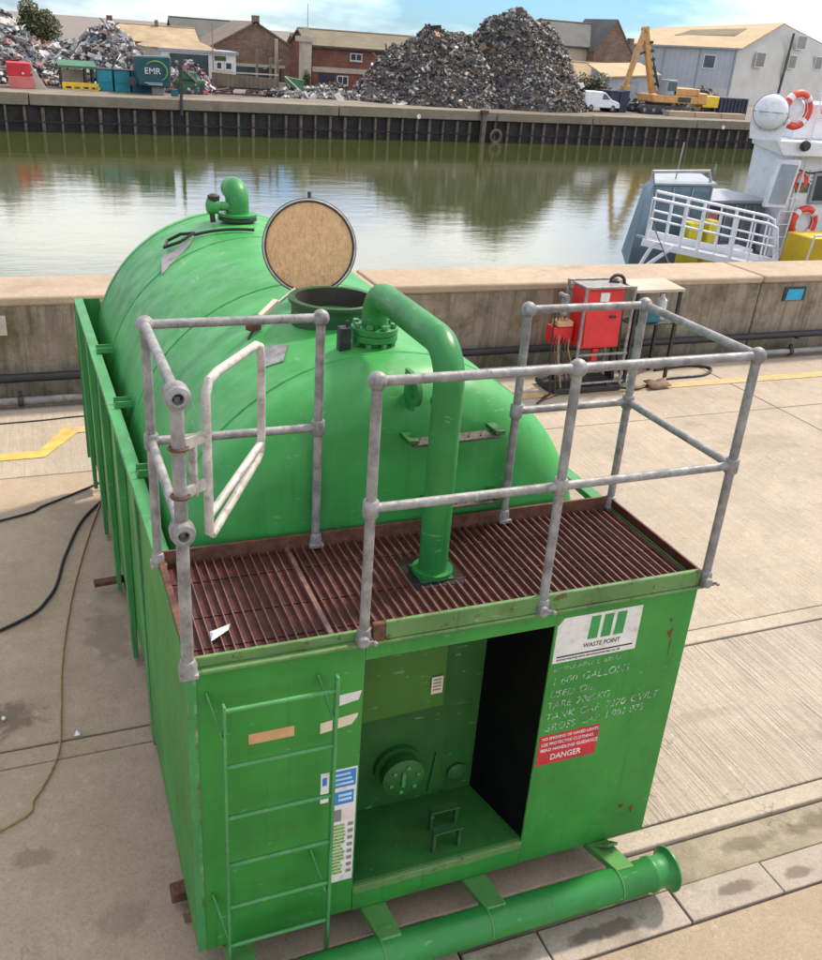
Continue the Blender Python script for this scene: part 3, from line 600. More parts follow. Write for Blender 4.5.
# self-closing gate hung on the left post
ga0, ga1 = Vector((.105, .035, 0)), Vector((.385, .42, 0))
gz0, gz1, gzf0, gzf1 = 2.33, 2.905, 2.49, 2.90
def gp(t, z): return ga0.lerp(ga1, t)+Vector((0, 0, z))
gt = MB().tube([gp(0, 2.33), gp(0, 2.60), gp(0, 2.86)]+[gp(.06, 2.905), gp(.2, 2.915), gp(.9, 2.915), gp(.97, 2.90), gp(1, 2.85), gp(1, 2.52)]+[gp(.97, 2.46), gp(.9, 2.44), gp(.12, 2.325), gp(.04, 2.315)], .0165, 12).build('gate_frame', 'gate_white', tank)
MB().tube([gp(.02, 2.40), gp(1, 2.50)], .015, 12).build('gate_bar', 'gate_white', gt)
for z in (2.52, 2.70):
    MB().tube([Vector((.0, fy, z))+Vector((.031*math.cos(a*.524), .031*math.sin(a*.524), 0)) for a in range(12)], .006, 6, closed=True).build('hinge_clip', 'rust', gt)
    MB().beam((.02, fy, z+.01), gp(0, z+.015), .014, .045).build('hinge_arm', 'gate_white', gt, .004)
MB().beam((.052, .012, 2.50), (.052, .012, 2.72), .035, .012, (1, .8, 0)).build('spring_plate', 'gate_white', gt, .004)

# ladder on the front
LX0, LX1, LY = .115, .565, -.105
st = MB().beam((LX0, LY, .02), (LX0, LY, 1.655), .030, .012, (1, 0, 0)).build('ladder_stile', 'green_frame', tank, .003)
s2 = MB().beam((LX1, LY, .06), (LX1, LY, 1.70), .034, .014, (1, 0, 0)).build('ladder_stile', 'green_frame', tank, .003)
rg = MB().tube([(LX0, LY, 0), (LX1, LY, 0)], .010, 10).mesh('ladder_rung', 'green_frame')
for z in (1.625, 1.345, 1.075, .81, .56, .32): put('ladder_rung', rg, tank, (0, 0, z))
for sx, z, sgn in ((LX0-.02, 1.56, -1), (LX0-.02, .46, -1), (LX1-.02, 1.55, -1), (LX1-.03, .58, -1)):
    MB().beam((sx+.012, LY, z-.07), (sx-.03, -.001, z+.09), .030, .007, (1, 0, 0)).build('ladder_bracket', 'green_frame', tank, .002)

# front tow pipe and its brackets
TY, TZ, TR = -.255, .175, .083
tp = MB().lathe([(TR, .0), (TR, 2.16), (TR+.008, 2.17), (TR+.008, 2.19), (TR, 2.20), (TR, 2.255), (TR+.012, 2.275), (TR+.033, 2.285), (TR+.033, 2.295), (TR-.012, 2.290), (TR-.018, 2.24)], 'X', (.08, TY, TZ), 32).build('tow_pipe', 'green_pipe', tank, smooth=50)
paint_green('green_worn', (.075, .25, .06), rust=.8, grime=.6, gloss=.5)
for x in (.17, .83, 1.37, 2.10):
    b_ = MB().hexa([(x-.065, .03, FZ-.055), (x+.065, .03, FZ-.055), (x+.065, .03, FZ-.014), (x-.065, .03, FZ-.014), (x-.052, TY-.0, TZ+.062), (x+.052, TY-.0, TZ+.062), (x+.052, TY+.01, TZ+.092), (x-.052, TY+.01, TZ+.092)]).build('pipe_bracket', 'green_worn', tank, .004)
    MB().tube([(x-.05, TY+(TR+.004)*math.cos(a), TZ+(TR+.004)*math.sin(a)) for a in [R(d) for d in range(-60, 200, 20)]], .004, 6).build('bracket_weld', 'green_worn', b_)
tl = MB().prism([(2.06, -.02, FZ-.012), (2.16, -.02, FZ-.012), (2.15, -.10, FZ+.06), (2.09, -.10, FZ+.06)], (0, .0, .02)).build('tie_lug', 'green_pale', tank, .003)
# skids beneath
for x in (.28, 1.06, 1.95): MB().box((x-.06, .42, .0), (x+.06, 5.3, FZ-.014)).build('skid_beam', 'rust', tank, .006)
for y in (1.3, 2.6, 3.9, 5.0): MB().box((.05, y-.05, .09), (W-.05, y+.05, .36)).build('cradle_beam', 'green_shaded', tank, .006)

# left and right side frames
for side in (0, 1):
    def sx(x, y):
        x = x-.018*max(0, y-.8)
        return x if side == 0 else W-x
    fr = MB().hexa([(sx(-.012, .8), .8, H-.03), (sx(.062, .8), .8, H-.03), (sx(.062, 5.36), 5.36, H-.03), (sx(-.012, 5.36), 5.36, H-.03), (sx(-.012, .8), .8, H+.006), (sx(.062, .8), .8, H+.006), (sx(.062, 5.36), 5.36, H+.006), (sx(-.012, 5.36), 5.36, H+.006)]).build('side_rail', 'green_frame', tank, .004)
    MB().hexa([(sx(.045, 1.52), 1.53, .30), (sx(.055, 1.52), 1.53, .30), (sx(.055, 5.33), 5.33, .30), (sx(.045, 5.33), 5.33, .30), (sx(.045, 1.52), 1.53, H-.031), (sx(.055, 1.52), 1.53, H-.031), (sx(.055, 5.33), 5.33, H-.031), (sx(.045, 5.33), 5.33, H-.031)]).build('side_sheet', 'green', tank)
    for y in (1.58, 2.48, 3.38, 4.28, 5.18):
        a = sx(-.010, y); b = sx(.044, y); a2 = sx(.012, y)
        MB().hexa([(a2, y, .06), (b, y, .06), (b, y+.16, .06), (a2, y+.16, .06), (a, y, H-.032), (b, y, H-.032), (b, y+.16, H-.032), (a, y+.16, H-.032)]).build('side_rib', 'green_frame', tank, .004)
    for y in (1.72, 2.75, 3.85):
        MB().box((sx(.03, y), y-.045, H+.008), (sx(.14, y), y-.038, H+.05)).box((sx(.03, y), y+.038, H+.008), (sx(.14, y), y+.045, H+.05)).box((sx(.03, y), y-.045, H+.0065), (sx(.14, y), y+.045, H+.013)).build('rail_clip', 'green_frame', tank, .002)
    MB().hexa([(sx(-.012, 5.36), 5.365, .3), (sx(.3, 5.36), 5.365, .3), (sx(.3, 5.36), 5.375, .3), (sx(-.012, 5.36), 5.375, .3), (sx(-.012, 5.36), 5.365, H), (sx(.2, 5.36), 5.365, H), (sx(.2, 5.36), 5.375, H), (sx(-.012, 5.36), 5.375, H)]).build('end_plate', 'green_frame', tank)

# stickers and stencils on the front
def sticker(name, x0, x1, z0, z1, m, y=-.0012, parent=None, cut=0):
    P = [(x0, y, z0), (x1, y, z0), (x1, y, z1), (x0+cut, y, z1)]+([(x0, y, z1-cut*1.3)] if cut else [])
    return MB().prism(P, (0, .0009, 0)).build(name, m, parent or tank, 0, 0)
s1 = sticker('name_board', 1.632, 2.08, 1.455, 1.70, 'white_sticker', cut=.03)
for i, x in enumerate((1.80, 1.87, 1.94)):
    b_ = MB().prism([(x, -.0022, 1.56), (x+.052, -.0022, 1.56), (x+.056, -.0022, 1.685), (x+.006, -.0022, 1.685)], (0, .0009, 0)).build('logo_bar', 'logo_green', s1, 0, 0)
text('lettering', 'WASTE POINT', .036, 'black_ink', s1, (1.785, -.0014, 1.516), sx=.85)
box('print_line', (1.65, -.0022, 1.484), (2.06, -.0013, 1.492), 'black_ink', s1, 0)
text('lettering', 'www.wastepoint-environmental.co.uk', .020, 'black_ink', s1, (1.65, -.0014, 1.466), sx=1.12)
TXT = [('ENVIRONMENTAL SERVICES', .032, 1.645, 1.408, .95), ('1 600 GALLONS', .062, 1.645, 1.325, .95), ('USED OIL', .056, 1.645, 1.255, 1.0), ('TARE 2080KG', .056, 1.640, 1.190, 1.0), ('TANK CAP 7270 CV/LT', .060, 1.640, 1.120, 1.0), ('GROSS CAP 1:001 075', .060, 1.640, 1.055, .95)]
for t_, sz, x, z, sx_ in TXT:
    for w_ in t_.split():
        o = text('stencil_word', w_, sz, 'stencil_white', tank, (x, -.0006, z), sx=sx_, shear=.12)
        x += max(v.co.x for v in o.data.vertices)+sz*.42; z += .002
s2 = sticker('warning_sticker', 1.632, 1.965, .845, 1.030, 'red_sticker')
for i, (t_, sz) in enumerate((('NO SMOKING OR NAKED LIGHTS', .024), ('USE PROTECTIVE CLOTHING', .026), ('READ HANDLING GUIDANCE', .028), ('DANGER', .05))):
    text('lettering', t_, sz, 'ring_white', s2, (1.645+(.06 if i == 3 else 0), -.0014, 1.000-i*.036-(.022 if i == 3 else 0)), sx=.86)
sticker('tan_label', .232, .423, 1.345, 1.398, 'cardboard_tan')
text('faint_lettering', 'SKIP', .034, 'cream_paper', tank, (.27, -.0016, 1.358), sx=1.2) if False else None
MB().prism([(.615, -.0012, 1.455), (.70, -.0012, 1.47), (.712, -.0012, 1.515), (.615, -.0012, 1.51)], (0, .0009, 0)).build('torn_label', 'white_sticker', tank, 0, 0)
MB().prism([(.535, -.0012, 1.325), (.675, -.0012, 1.345), (.70, -.0012, 1.385), (.70, -.0012, 1.40), (.535, -.0012, 1.38)], (0, .0009, 0)).build('torn_label', 'cream_paper', tank, 0, 0)
s3 = sticker('notice_sheet', .592, .712, .42, 1.105, 'white_sticker')
b_ = sticker('notice_panel', .600, .706, 1.00, 1.095, 'blue_sticker', -.0022, s3)
for i in range(3): box('print_line', (.612, -.0032, 1.015+i*.026), (.696-.008*i, -.0023, 1.027+i*.026), 'pale_blue_ink', b_, 0)
b_ = sticker('notice_panel', .612, .700, .90, .975, 'blue_sticker', -.0022, s3)
for i in range(2): box('print_line', (.628, -.0032, .92+i*.026), (.690, -.0023, .934+i*.026), 'pale_blue_ink', b_, 0)
sticker('notice_panel', .600, .646, .80, .87, 'grey_ink', -.0022, s3); sticker('notice_panel', .656, .704, .80, .87, 'pink_ink', -.0022, s3)
random.seed(5)
for i in range(15):
    z = .78-i*.021; box('list_row', (.600, -.0030, z-.013), (.600+random.uniform(.05, .07), -.0022, z), 'list_green', s3, 0)
    if i % 2 == 0: box('list_mark', (.68, -.0030, z-.018), (.704, -.0022, z+.002), 'grey_ink', s3, 0)
s4 = sticker('small_notice', .545, .583, .93, 1.10, 'white_sticker'); box('print_mark', (.553, -.0022, 1.03), (.573, -.0013, 1.075), 'blue_sticker', s4, 0)
# rust runs and scuffs, right of the panel
for (x, z, a, b_) in ((2.27, 1.50, .018, .03), (2.285, 1.42, .005, .05), (2.26, 1.58, .010, .012), (2.20, .42, .02, .015), (2.27, .38, .015, .03)):
    MB().prism([(x-a, -.0012, z+b_*.6), (x+a, -.0012, z+b_), (x+a*.4, -.0012, z-b_), (x-a*.3, -.0012, z-b_*.3)], (0, .0009, 0)).build('rust_scuff', 'rust', tank, 0, 0)

# ================================================================== loose things on the dock
def hose(name, P, r, m, label, cat, z=None):
    pts = []; P = [Vector(p) for p in P]
    for i in range(len(P)-1):
        p0 = P[max(i-1, 0)]; p1 = P[i]; p2 = P[i+1]; p3 = P[min(i+2, len(P)-1)]
        for k in range(8):
            t = k/8; pts.append(.5*((2*p1)+(p2-p0)*t+(2*p0-5*p1+4*p2-p3)*t*t+(3*p1-p0-3*p2+p3)*t**3))
    pts.append(P[-1])
    o = MB().tube(pts, r, 8).build(name, m)
    if label: tag(o, label, cat)
    return o
hose('power_cable', [(-3, 4.2, .014), (-.87, 4.84, .014), (-.5, 5.05, .014), (.02, 5.44, .014), (.4, 5.9, .014)], .010, 'black_rubber', 'straight black cable on the ground running behind the tank at left', 'cable')
hose('power_cable', [(-2.2, 2.5, .016), (-.86, 3.14, .016), (-.52, 3.5, .016), (-.38, 4.1, .016), (-.2, 4.7, .016), (.1, 5.2, .016)], .012, 'black_rubber', 'thicker curving black cable on the ground left of the tank', 'cable')
hose('tan_rope', [(-2.2, .7, .012), (-.86, 1.21, .012), (-.68, 1.40, .012), (-.545, 1.72, .012), (-.51, 2.1, .012), (-.47, 2.7, .012), (-.36, 3.5, .012), (-.2, 4.3, .012), (-.02, 5.05, .012)], .0075, 'rope_tan', 'thin tan rope lying along the left side of the tank', 'rope')
hose('thin_cable', [(-5, 7.05, .008), (-.9, 7.10, .008), (.1, 7.16, .008), (3, 7.2, .008)], .008, 'black_rubber', 'thin dark cable on the ground along the wall foot', 'cable')
# pipes along the foot of the wall
wp = thing('wall_pipe', (0, 7.62, .31), 'black pipe running along the parapet wall above the grey one', 'pipe')
MB().tube([(-40, 7.64, .32), (50, 7.64, .32)], .05, 12).build('pipe_run', 'black_rubber', wp)
for x in (-6.4, -3.6, 4.6, 7.3, 10.35, 13): MB().box((x-.02, 7.57, .26), (x+.02, 7.77, .275)).build('pipe_bracket', 'dark_metal', wp)
wp2 = thing('wall_pipe', (0, 7.52, .08), 'grey pipe low on the ground at the foot of the parapet wall', 'pipe')
MB().tube([(-40, 7.53, .09), (50, 7.53, .09)], .042, 12).build('pipe_run', 'pipe_grey', wp2)
for x in (-3.6, -.66, 1.2, 6.4, 10.2, 12): MB().lathe([(.044, -.03), (.062, -.03), (.062, .03), (.044, .03)], 'X', (x, 7.53, .09), 16).box((x-.02, 7.51, .14), (x+.02, 7.55, .20)).build('pipe_clamp', 'dark_metal', wp2)
# timber and litter
ck = thing('timber_chock', (-.05, .45, 0), 'dark brown timber chock poking out beside the tank at lower left', 'timber')
MB().hexa([(-.07, .42, .05), (.16, .43, .05), (.16, .52, .05), (-.065, .51, .05), (-.06, .425, .115), (.16, .43, .12), (.16, .515, .12), (-.07, .505, .11)]).build('chock_block', 'rust', ck, .01)
MB().hexa([(-.02, .33, 0), (.10, .33, 0), (.10, .40, 0), (-.02, .40, 0), (-.03, .34, .07), (.10, .34, .07), (.10, .39, .07), (-.03, .39, .07)]).build('wedge', 'timber', ck, .008)
bt = thing('rusty_bar', (-.1, 3.48, 0), 'short rusty bar sticking out from under the tank side', 'bar')
MB().beam((-.20, 3.46, .10), (.30, 3.50, .10), .07, .035).build('bar_flat', 'rust', bt, .006); MB().box((.02, 3.46, .0), (.10, 3.54, .08)).build('bar_packer', 'timber', bt, .005)
tag(MB().add([(-.445, 1.87, .004), (-.41, 1.855, .018), (-.40, 1.89, .005), (-.428, 1.915, .014), (-.42, 1.88, .026)], [(0, 1, 4), (1, 2, 4), (2, 3, 4), (3, 0, 4), (0, 3, 2, 1)]).build('crumpled_paper', 'paper_white', None, 0, 0), 'small crumpled white paper on the slab joint left of the tank', 'litter')
tag(MB().add([(.115, .13, H), (.195, .19, H), (.21, .225, H+.004), (.12, .195, H), (.13, .16, H+.018), (.20, .205, H+.014)], [(0, 1, 5, 4), (4, 5, 2, 3), (0, 4, 3), (1, 2, 5), (0, 3, 2, 1)]).build('litter_scrap', 'paper_white', None, 0, 0), 'white scrap of litter lying on the rusty platform grating', 'litter')
tag(MB().sphere((-.84, 2.15, .014), .014, 8, 6).build('white_pebble', 'paper_white'), 'tiny white pebble on the dark repair patch', 'pebble')

# red cabinet on its trolley
tr = thing('cabinet_trolley', (6.3, 6.95, 0), 'red metal cabinet on a grey tubular trolley by the parapet wall', 'trolley')
cb = MB().hexa([(5.98, 6.80, .57), (6.55, 6.80, .57), (6.55, 7.15, .57), (5.98, 7.15, .57), (5.98, 6.86, 1.33), (6.56, 6.86, 1.33), (6.56, 7.15, 1.33), (5.98, 7.15, 1.33)]).build('cabinet', 'red_cabinet', tr, .012)
MB().hexa([(6.01, 6.788, .60), (6.52, 6.788, .60), (6.52, 6.798, .60), (6.01, 6.798, .60), (6.01, 6.846, 1.30), (6.53, 6.846, 1.30), (6.53, 6.856, 1.30), (6.01, 6.856, 1.30)]).build('cabinet_door', 'red_cabinet', cb, .008)
box('door_label', (6.20, 6.835, 1.17), (6.33, 6.842, 1.28), 'paper_white', cb, 0); box('door_handle', (6.36, 6.79, .96), (6.45, 6.81, .99), 'dark_metal', cb, .003)
MB().box((5.97, 6.84, 1.335), (6.58, 7.17, 1.36)).build('cabinet_top', 'pipe_grey', cb, .005)
for x in (5.95, 6.66):
    for y in (6.78, 7.22): MB().tube([(x-.04, y-.04, .0), (x, y, 1.36)], .02, 10).build('trolley_post', 'galvanised', tr)
for z, y in ((.12, 6.75), (.12, 7.2), (1.36, 6.78), (1.36, 7.22), (.50, 6.76)): MB().tube([(5.93, y, z), (6.67, y, z)], .018, 10).build('trolley_bar', 'galvanised', tr)
MB().box((5.62, 6.68, .02), (6.62, 7.2, .09)).build('trolley_base', 'dark_metal', tr, .01)
MB().lathe([(.09, -.025), (.09, .025)], 'X', (6.70, 7.1, .09), 20).build('wheel', 'black_rubber', tr, .008); MB().lathe([(.09, -.025), (.09, .025)], 'X', (5.84, 7.1, .09), 20).build('wheel', 'black_rubber', tr, .008)
MB().box((5.66, 6.95, .60), (5.94, 7.15, .82)).build('side_tray', 'red_cabinet', tr, .01)
MB().box((5.70, 6.93, .83), (5.92, 7.1, .90)).build('tool_tray', 'cardboard_tan', tr, .01)
MB().lathe([(.05, 0), (.05, .22), (.03, .25)], 'Z', (5.80, 7.0, .98), 16).lathe([(.03, 0), (.03, .18)], 'Y', (5.76, 6.9, 1.22), 12).build('regulator', 'galvanised', tr)
MB().tube([(6.55, 7.0, 1.37)]+arc((6.55, 7.05, 1.33), (-1, 0, 0), (0, 0, 1), .12, 20, 200, 8)+[(6.70, 7.05, .9), (6.72, 7.0, .3), (6.8, 6.9, .03)], .022, 10).build('hose_loop', 'black_rubber', tr)
for k in range(6):
    x = 5.70+.05*k; MB().tube([(x, 7.05, 1.05-.04*k), (x-.08, 6.9, .55), (x-.12+.03*k, 6.72, .03), (x-.45, 6.45+.05*k, .02)], .011, 8).build('hanging_hose', ('black_rubber', 'rust', 'rope_tan')[k % 3], tr)
MB().box((6.18, 6.80, .40), (6.26, 6.86, .56)).build('red_tag', 'red_cabinet', tr)
# white-topped work stand behind it
ws = thing('work_stand', (7.2, 7.2, 0), 'small stand with a white top and dark legs right of the red cabinet', 'stand')
MB().hexa([(6.82, 6.96, 1.225), (7.58, 6.96, 1.225), (7.55, 7.42, 1.26), (6.86, 7.42, 1.26), (6.82, 6.96, 1.265), (7.58, 6.96, 1.265), (7.55, 7.42, 1.30), (6.86, 7.42, 1.30)]).build('stand_top', 'cream_render', ws, .006)
for x in (6.88, 7.54):
    for y in (7.0, 7.38): MB().box((x-.02, y-.02, 0), (x+.02, y+.02, 1.225)).build('leg', 'dark_metal', ws, .003)
MB().box((6.86, 6.99, .78), (7.56, 7.5, .80)).build('shelf', 'dark_metal', ws, .004)
tag(MB().box((7.05, 7.02, .801), (7.30, 7.35, .98)).box((7.10, 7.05, .98), (7.25, 7.3, 1.03)).build('blue_case', 'teal_dark', None, .01), 'blue case on the shelf of the white-topped stand', 'case')
tag(MB().lathe([(.07, 0), (.075, .02), (.07, .26), (.03, .30), (.03, .34)], 'Z', (7.42, 7.2, .801), 16).build('white_bottle', 'paper_white'), 'pale bottle on the shelf of the white-topped stand', 'bottle')
hose('air_hose', [(6.4, 6.72, .10), (6.9, 6.68, .02), (7.5, 6.95, .02), (8.2, 7.0, .02), (8.5, 7.25, .02), (8.2, 7.4, .02), (7.6, 7.32, .02)], .02, 'black_rubber', 'black hose looping on the ground right of the red cabinet', 'hose')
rg_ = MB()
random.seed(3)
g0 = [(7.05+.12*i+random.uniform(-.02, .02), 6.62+.1*j+random.uniform(-.02, .02), .01+random.uniform(0, .07)) for j in range(3) for i in range(4)]
rg_.add(g0, [(j*4+i, j*4+i+1, j*4+i+5, j*4+i+4) for j in range(2) for i in range(3)])
o = rg_.build('rag', 'timber'); o.modifiers.new('thick', 'SOLIDIFY').thickness = .01; tag(o, 'crumpled brown rag on the ground in front of the work stand', 'rag')
# blue plate on the wall
bp = thing('wall_plate', (10.2, 7.7, .9), 'bright blue square plate in a dark frame on the parapet wall', 'plate')
MB().box((10.01, 7.728, .82), (10.42, 7.748, 1.03)).build('plate_frame', 'dark_metal', bp, .004)
MB().hexa([(10.05, 7.72, .83), (10.36, 7.72, .83), (10.36, 7.727, .83), (10.05, 7.727, .83), (10.08, 7.72, .995), (10.375, 7.72, .995), (10.375, 7.727, .995), (10.08, 7.727, .995)]).build('plate_face', 'sign_blue', bp)

# ================================================================== work boat behind the parapet
boat = thing('work_boat', (14, 13.5, WATER_Z), 'white and blue-grey work boat moored behind the parapet at right', 'boat')
MB().hexa([(11.4, 12.0, -2.8), (24, 11.2, -2.8), (24, 15.6, -2.8), (13.6, 15.6, -2.8), (10.95, 12.2, .15), (24, 10.9, .15), (24, 15.9, .15), (13.2, 15.9, .15)]).build('hull', 'boat_blue', boat, .03)
MB().hexa([(11.1, 12.3, .151), (24, 11.0, .151), (24, 15.8, .151), (13.2, 15.8, .151), (11.1, 12.3, .19), (24, 11.0, .19), (24, 15.8, .19), (13.2, 15.8, .19)]).build('deck', 'boat_deck', boat)
bw = MB().hexa([(10.52, 12.5, .15), (11.2, 12.8, .15), (12.0, 14.2, .15), (11.5, 14.2, .15), (10.78, 12.7, 1.45), (11.04, 12.8, 1.74), (12.0, 14.2, 1.70), (11.8, 14.2, 1.55)]).build('bow_plate', 'boat_blue', boat, .02)
fr_ = MB().hexa([(11.05, 12.81, .19), (12.5, 12.81, .19), (13.2, 14.2, .19), (12.1, 14.2, .19), (11.05, 12.81, 1.74), (12.45, 12.81, 1.74), (13.2, 14.2, 1.74), (12.1, 14.2, 1.74)]).build('fore_cabin', 'boat_blue', boat, .02)
plain('cabin_panel_blue', (.10, .16, .21), .4, 0, .2, 3)
for i in range(3):
    x = 11.10+i*.46; box('cabin_panel', (x, 12.79, .80), (x+.40, 12.805, 1.62), 'cabin_panel_blue', fr_, .006)
    box('panel_strip', (x+.41, 12.785, .70), (x+.44, 12.806, 1.70), 'boat_grey', fr_, 0)
MB().tube([(11.06, 12.95, 1.78), (11.06, 12.95, 1.97), (12.42, 12.95, 2.0), (12.5, 12.95, 1.80)], .035, 10).build('cabin_rail', 'boat_grey', boat)
MB().hexa([(11.0, 12.74, 1.741), (12.52, 12.74, 1.741), (13.25, 14.25, 1.741), (12.05, 14.25, 1.741), (11.0, 12.74, 1.79), (12.52, 12.74, 1.79), (13.25, 14.25, 1.79), (12.05, 14.25, 1.79)]).build('cabin_roof', 'boat_grey', boat, .01)
MB().tube([(11.9, 13.3, 1.79), (11.95, 13.3, 2.5)], .015, 8).build('whip_aerial', 'boat_grey', boat)
ac = MB().box((12.95, 13.9, .19), (14.9, 15.4, 1.22)).build('aft_house', 'boat_deck', boat, .03)
MB().box((12.8, 13.82, 1.221), (15.0, 15.5, 1.30)).build('house_roof', 'boat_grey', boat, .02)
box('house_window', (13.22, 13.86, .62), (13.62, 13.888, 1.08), 'skip_pink', ac, .01); box('house_window', (13.14, 13.88, .50), (13.70, 13.895, 1.16), 'navy', ac, .006)
for i in range(4): MB().box((13.8+i*.25, 13.86, .3), (13.84+i*.25, 13.895, 1.2)).build('house_rib', 'boat_grey', ac)
box('yellow_locker', (11.62, 12.2, .19), (11.95, 12.5, 1.12), 'box_yellow', boat, .02); box('yellow_locker', (12.08, 12.2, .19), (12.32, 12.5, 1.16), 'box_yellow', boat, .02)
box('white_locker', (12.5, 12.1, .19), (13.2, 12.6, .62), 'boat_white', boat, .02); box('dark_locker', (12.9, 12.9, .19), (13.6, 13.3, .55), 'steel_dark', boat, .02)
# white superstructure
sp_ = MB().hexa([(14.55, 13.2, .19), (24, 13.2, .19), (24, 15.5, .19), (15.6, 15.5, .19), (14.72, 13.2, 2.32), (24, 13.2, 2.32), (24, 15.5, 2.32), (15.6, 15.5, 2.32)]).build('deck_house', 'boat_white', boat, .03)
MB().hexa([(14.05, 12.8, 2.34), (24, 12.7, 2.32), (24, 15.6, 2.32), (15.6, 15.6, 2.32), (13.78, 12.8, 2.64), (24, 12.7, 2.62), (24, 15.6, 2.62), (15.6, 15.6, 2.62)]).build('upper_deck', 'boat_white', boat, .03)
MB().hexa([(14.62, 13.3, 2.63), (24, 13.3, 2.63), (24, 14.4, 2.63), (15.2, 14.4, 2.63), (14.75, 13.3, 3.35), (24, 13.3, 3.35), (24, 14.4, 3.35), (15.2, 14.4, 3.35)]).build('deck_locker', 'boat_white', boat, .04)
MB().lathe([(.05, -.06), (.09, -.06), (.11, 0), (.09, .05), (.001, .05)], 'Y', (14.5, 12.72, 2.56), 16).build('deck_lamp', 'dark_metal', boat)
dr = MB().hexa([(13.98, 12.95, 1.30), (14.42, 12.75, 1.30), (14.44, 12.85, 1.30), (14.0, 13.05, 1.30), (14.11, 12.95, 2.28), (14.55, 12.75, 2.28), (14.57, 12.85, 2.28), (14.13, 13.05, 2.28)]).build('cabinet_door', 'boat_white', boat, .03)
MB().hexa([(14.05, 12.895, 1.40), (14.36, 12.75, 1.40), (14.37, 12.76, 1.40), (14.06, 12.905, 1.40), (14.17, 12.895, 2.18), (14.47, 12.75, 2.18), (14.48, 12.76, 2.18), (14.18, 12.905, 2.18)]).build('door_panel', 'boat_grey', dr)
lad = MB().tube([(14.42, 13.0, .2), (14.62, 13.05, 2.3)], .02, 8).tube([(14.76, 13.0, .2), (14.95, 13.05, 2.3)], .02, 8).build('side_ladder', 'boat_white', boat)
for i in range(5): MB().tube([(14.45+.03*i, 13.0, .4+.27*i), (14.78+.03*i, 13.0, .4+.27*i)], .012, 8).build('ladder_step', 'boat_white', lad)
ur = MB().tube([(14.7, 12.85, 3.55), (17.5, 12.85, 3.55)], .02, 8).tube([(14.7, 12.85, 3.1), (17.5, 12.85, 3.1)], .015, 8)
for x in (14.72, 15.35, 15.9, 16.5): ur.tube([(x, 12.85, 2.62), (x+.03, 12.85, 3.75)], .018, 8)
ur.build('upper_rail', 'boat_white', boat)
for x0, x1 in ((15.35, 15.95), (16.3, 16.9), (17.3, 17.9)):
    wf = MB().box((x0, 13.13, 1.35), (x1, 13.195, 2.0)).build('house_port', 'boat_grey', boat, .02); box('port_pane', (x0+.07, 13.115, 1.42), (x1-.07, 13.129, 1.93), 'window_dark', wf, .01)
for x in (14.9, 16.0, 17.2): MB().box((x, 13.17, .25), (x+.03, 13.195, 2.3)).build('wall_rib', 'boat_white', boat)
MB().tube([(14.62, 13.15, 2.1), (15.2, 13.15, 1.98), (16.4, 13.15, 2.12)], .014, 6).build('cable_run', 'black_rubber', boat)
for x in (11.3, 12.1, 13.4): MB().lathe([(.05, 0), (.13, .06), (.15, .3), (.13, .54), (.05, .6)], 'Z', (x, 11.95, -.5), 14).build('fender', 'boat_white', boat)
MB().tube([(12.2, 11.9, .22)]+[(12.5+.22*math.cos(i*.5), 11.9+.16*math.sin(i*.5), .22+.006*i) for i in range(30)], .02, 6).build('rope_coil', 'rope_tan', boat)
# life raft canister
c0 = sight(771, 112, 12.6)
rf = thing('life_raft_canister', (c0.x, c0.y, 2.66), 'white life raft canister in a cradle on the upper deck edge of the boat', 'life raft')
rm = Matrix.Translation(c0)@Matrix.Rotation(R(-42), 4, 'Z')@Matrix.Rotation(R(-90), 4, 'X')
MB().lathe([(.001, -.16), (.16, -.145), (.26, -.10), (.315, -.02), (.325, .02), (.325, .75), (.26, .85), (.001, .9)], n=36, m=rm).build('canister_shell', 'boat_white', rf, smooth=50)
MB().tube([rm@Vector((.331*math.cos(a*math.pi/16), .331*math.sin(a*math.pi/16), .03)) for a in range(32)], .012, 6, closed=True).tube([rm@Vector((-.325, 0, -.02)), rm@Vector((-.18, 0, -.15)), rm@Vector((.18, 0, -.15)), rm@Vector((.325, 0, -.02))], .012, 6).build('canister_band', 'boat_grey', rf)
cr_ = MB()
for t in (.1, .65): cr_.prism([rm@Vector((x, y, t)) for x, y in ((-.36, .1), (-.30, .52), (.30, .52), (.36, .1), (.31, .22), (.15, .36), (-.15, .36), (-.31, .22))], rm.to_3x3()@Vector((0, 0, .05)))
cr_.build('cradle', 'boat_white', rf)
def lifebuoy(c, label, tilt=0):
    b = thing('lifebuoy', c, label, 'lifebuoy', 'lifebuoys on the boat')
    Ro, n = .30, 40
    MB().tube([c+Vector((Ro*math.cos(2*math.pi*i/n), 0, Ro*math.sin(2*math.pi*i/n))) for i in range(n)], .075, 12, closed=True).build('ring', 'ring_orange', b)
    for k in range(4):
        a0 = math.pi*(k/2+.25)
        MB().tube([c+Vector((Ro*math.cos(a0+t), 0, Ro*math.sin(a0+t))) for t in (-.16, -.08, 0, .08, .16)], .079, 12).build('band', 'ring_white', b)
    MB().lathe([(.20, .03), (.21, .04), (.001, .05)], 'Y', c, 20).build('backing_disc', 'boat_white', b)
    MB().tube([c+Vector((.24*math.cos(i*.7), -.04, .24*math.sin(i*.7)))*1 for i in range(9)], .008, 6, closed=True).build('grab_line', 'ring_white', b)
lifebuoy(sight(797, 110, 12.62), 'orange lifebuoy on the upper rail beside the white raft canister')
lifebuoy(sight(803, 223, 13.02), 'orange lifebuoy hung low on the white deckhouse wall')
fe = thing('hose_reel', sight(798, 181, 13.1), 'red coiled hose hanging on the white deckhouse wall', 'hose')
c0 = sight(799, 181, 13.1)
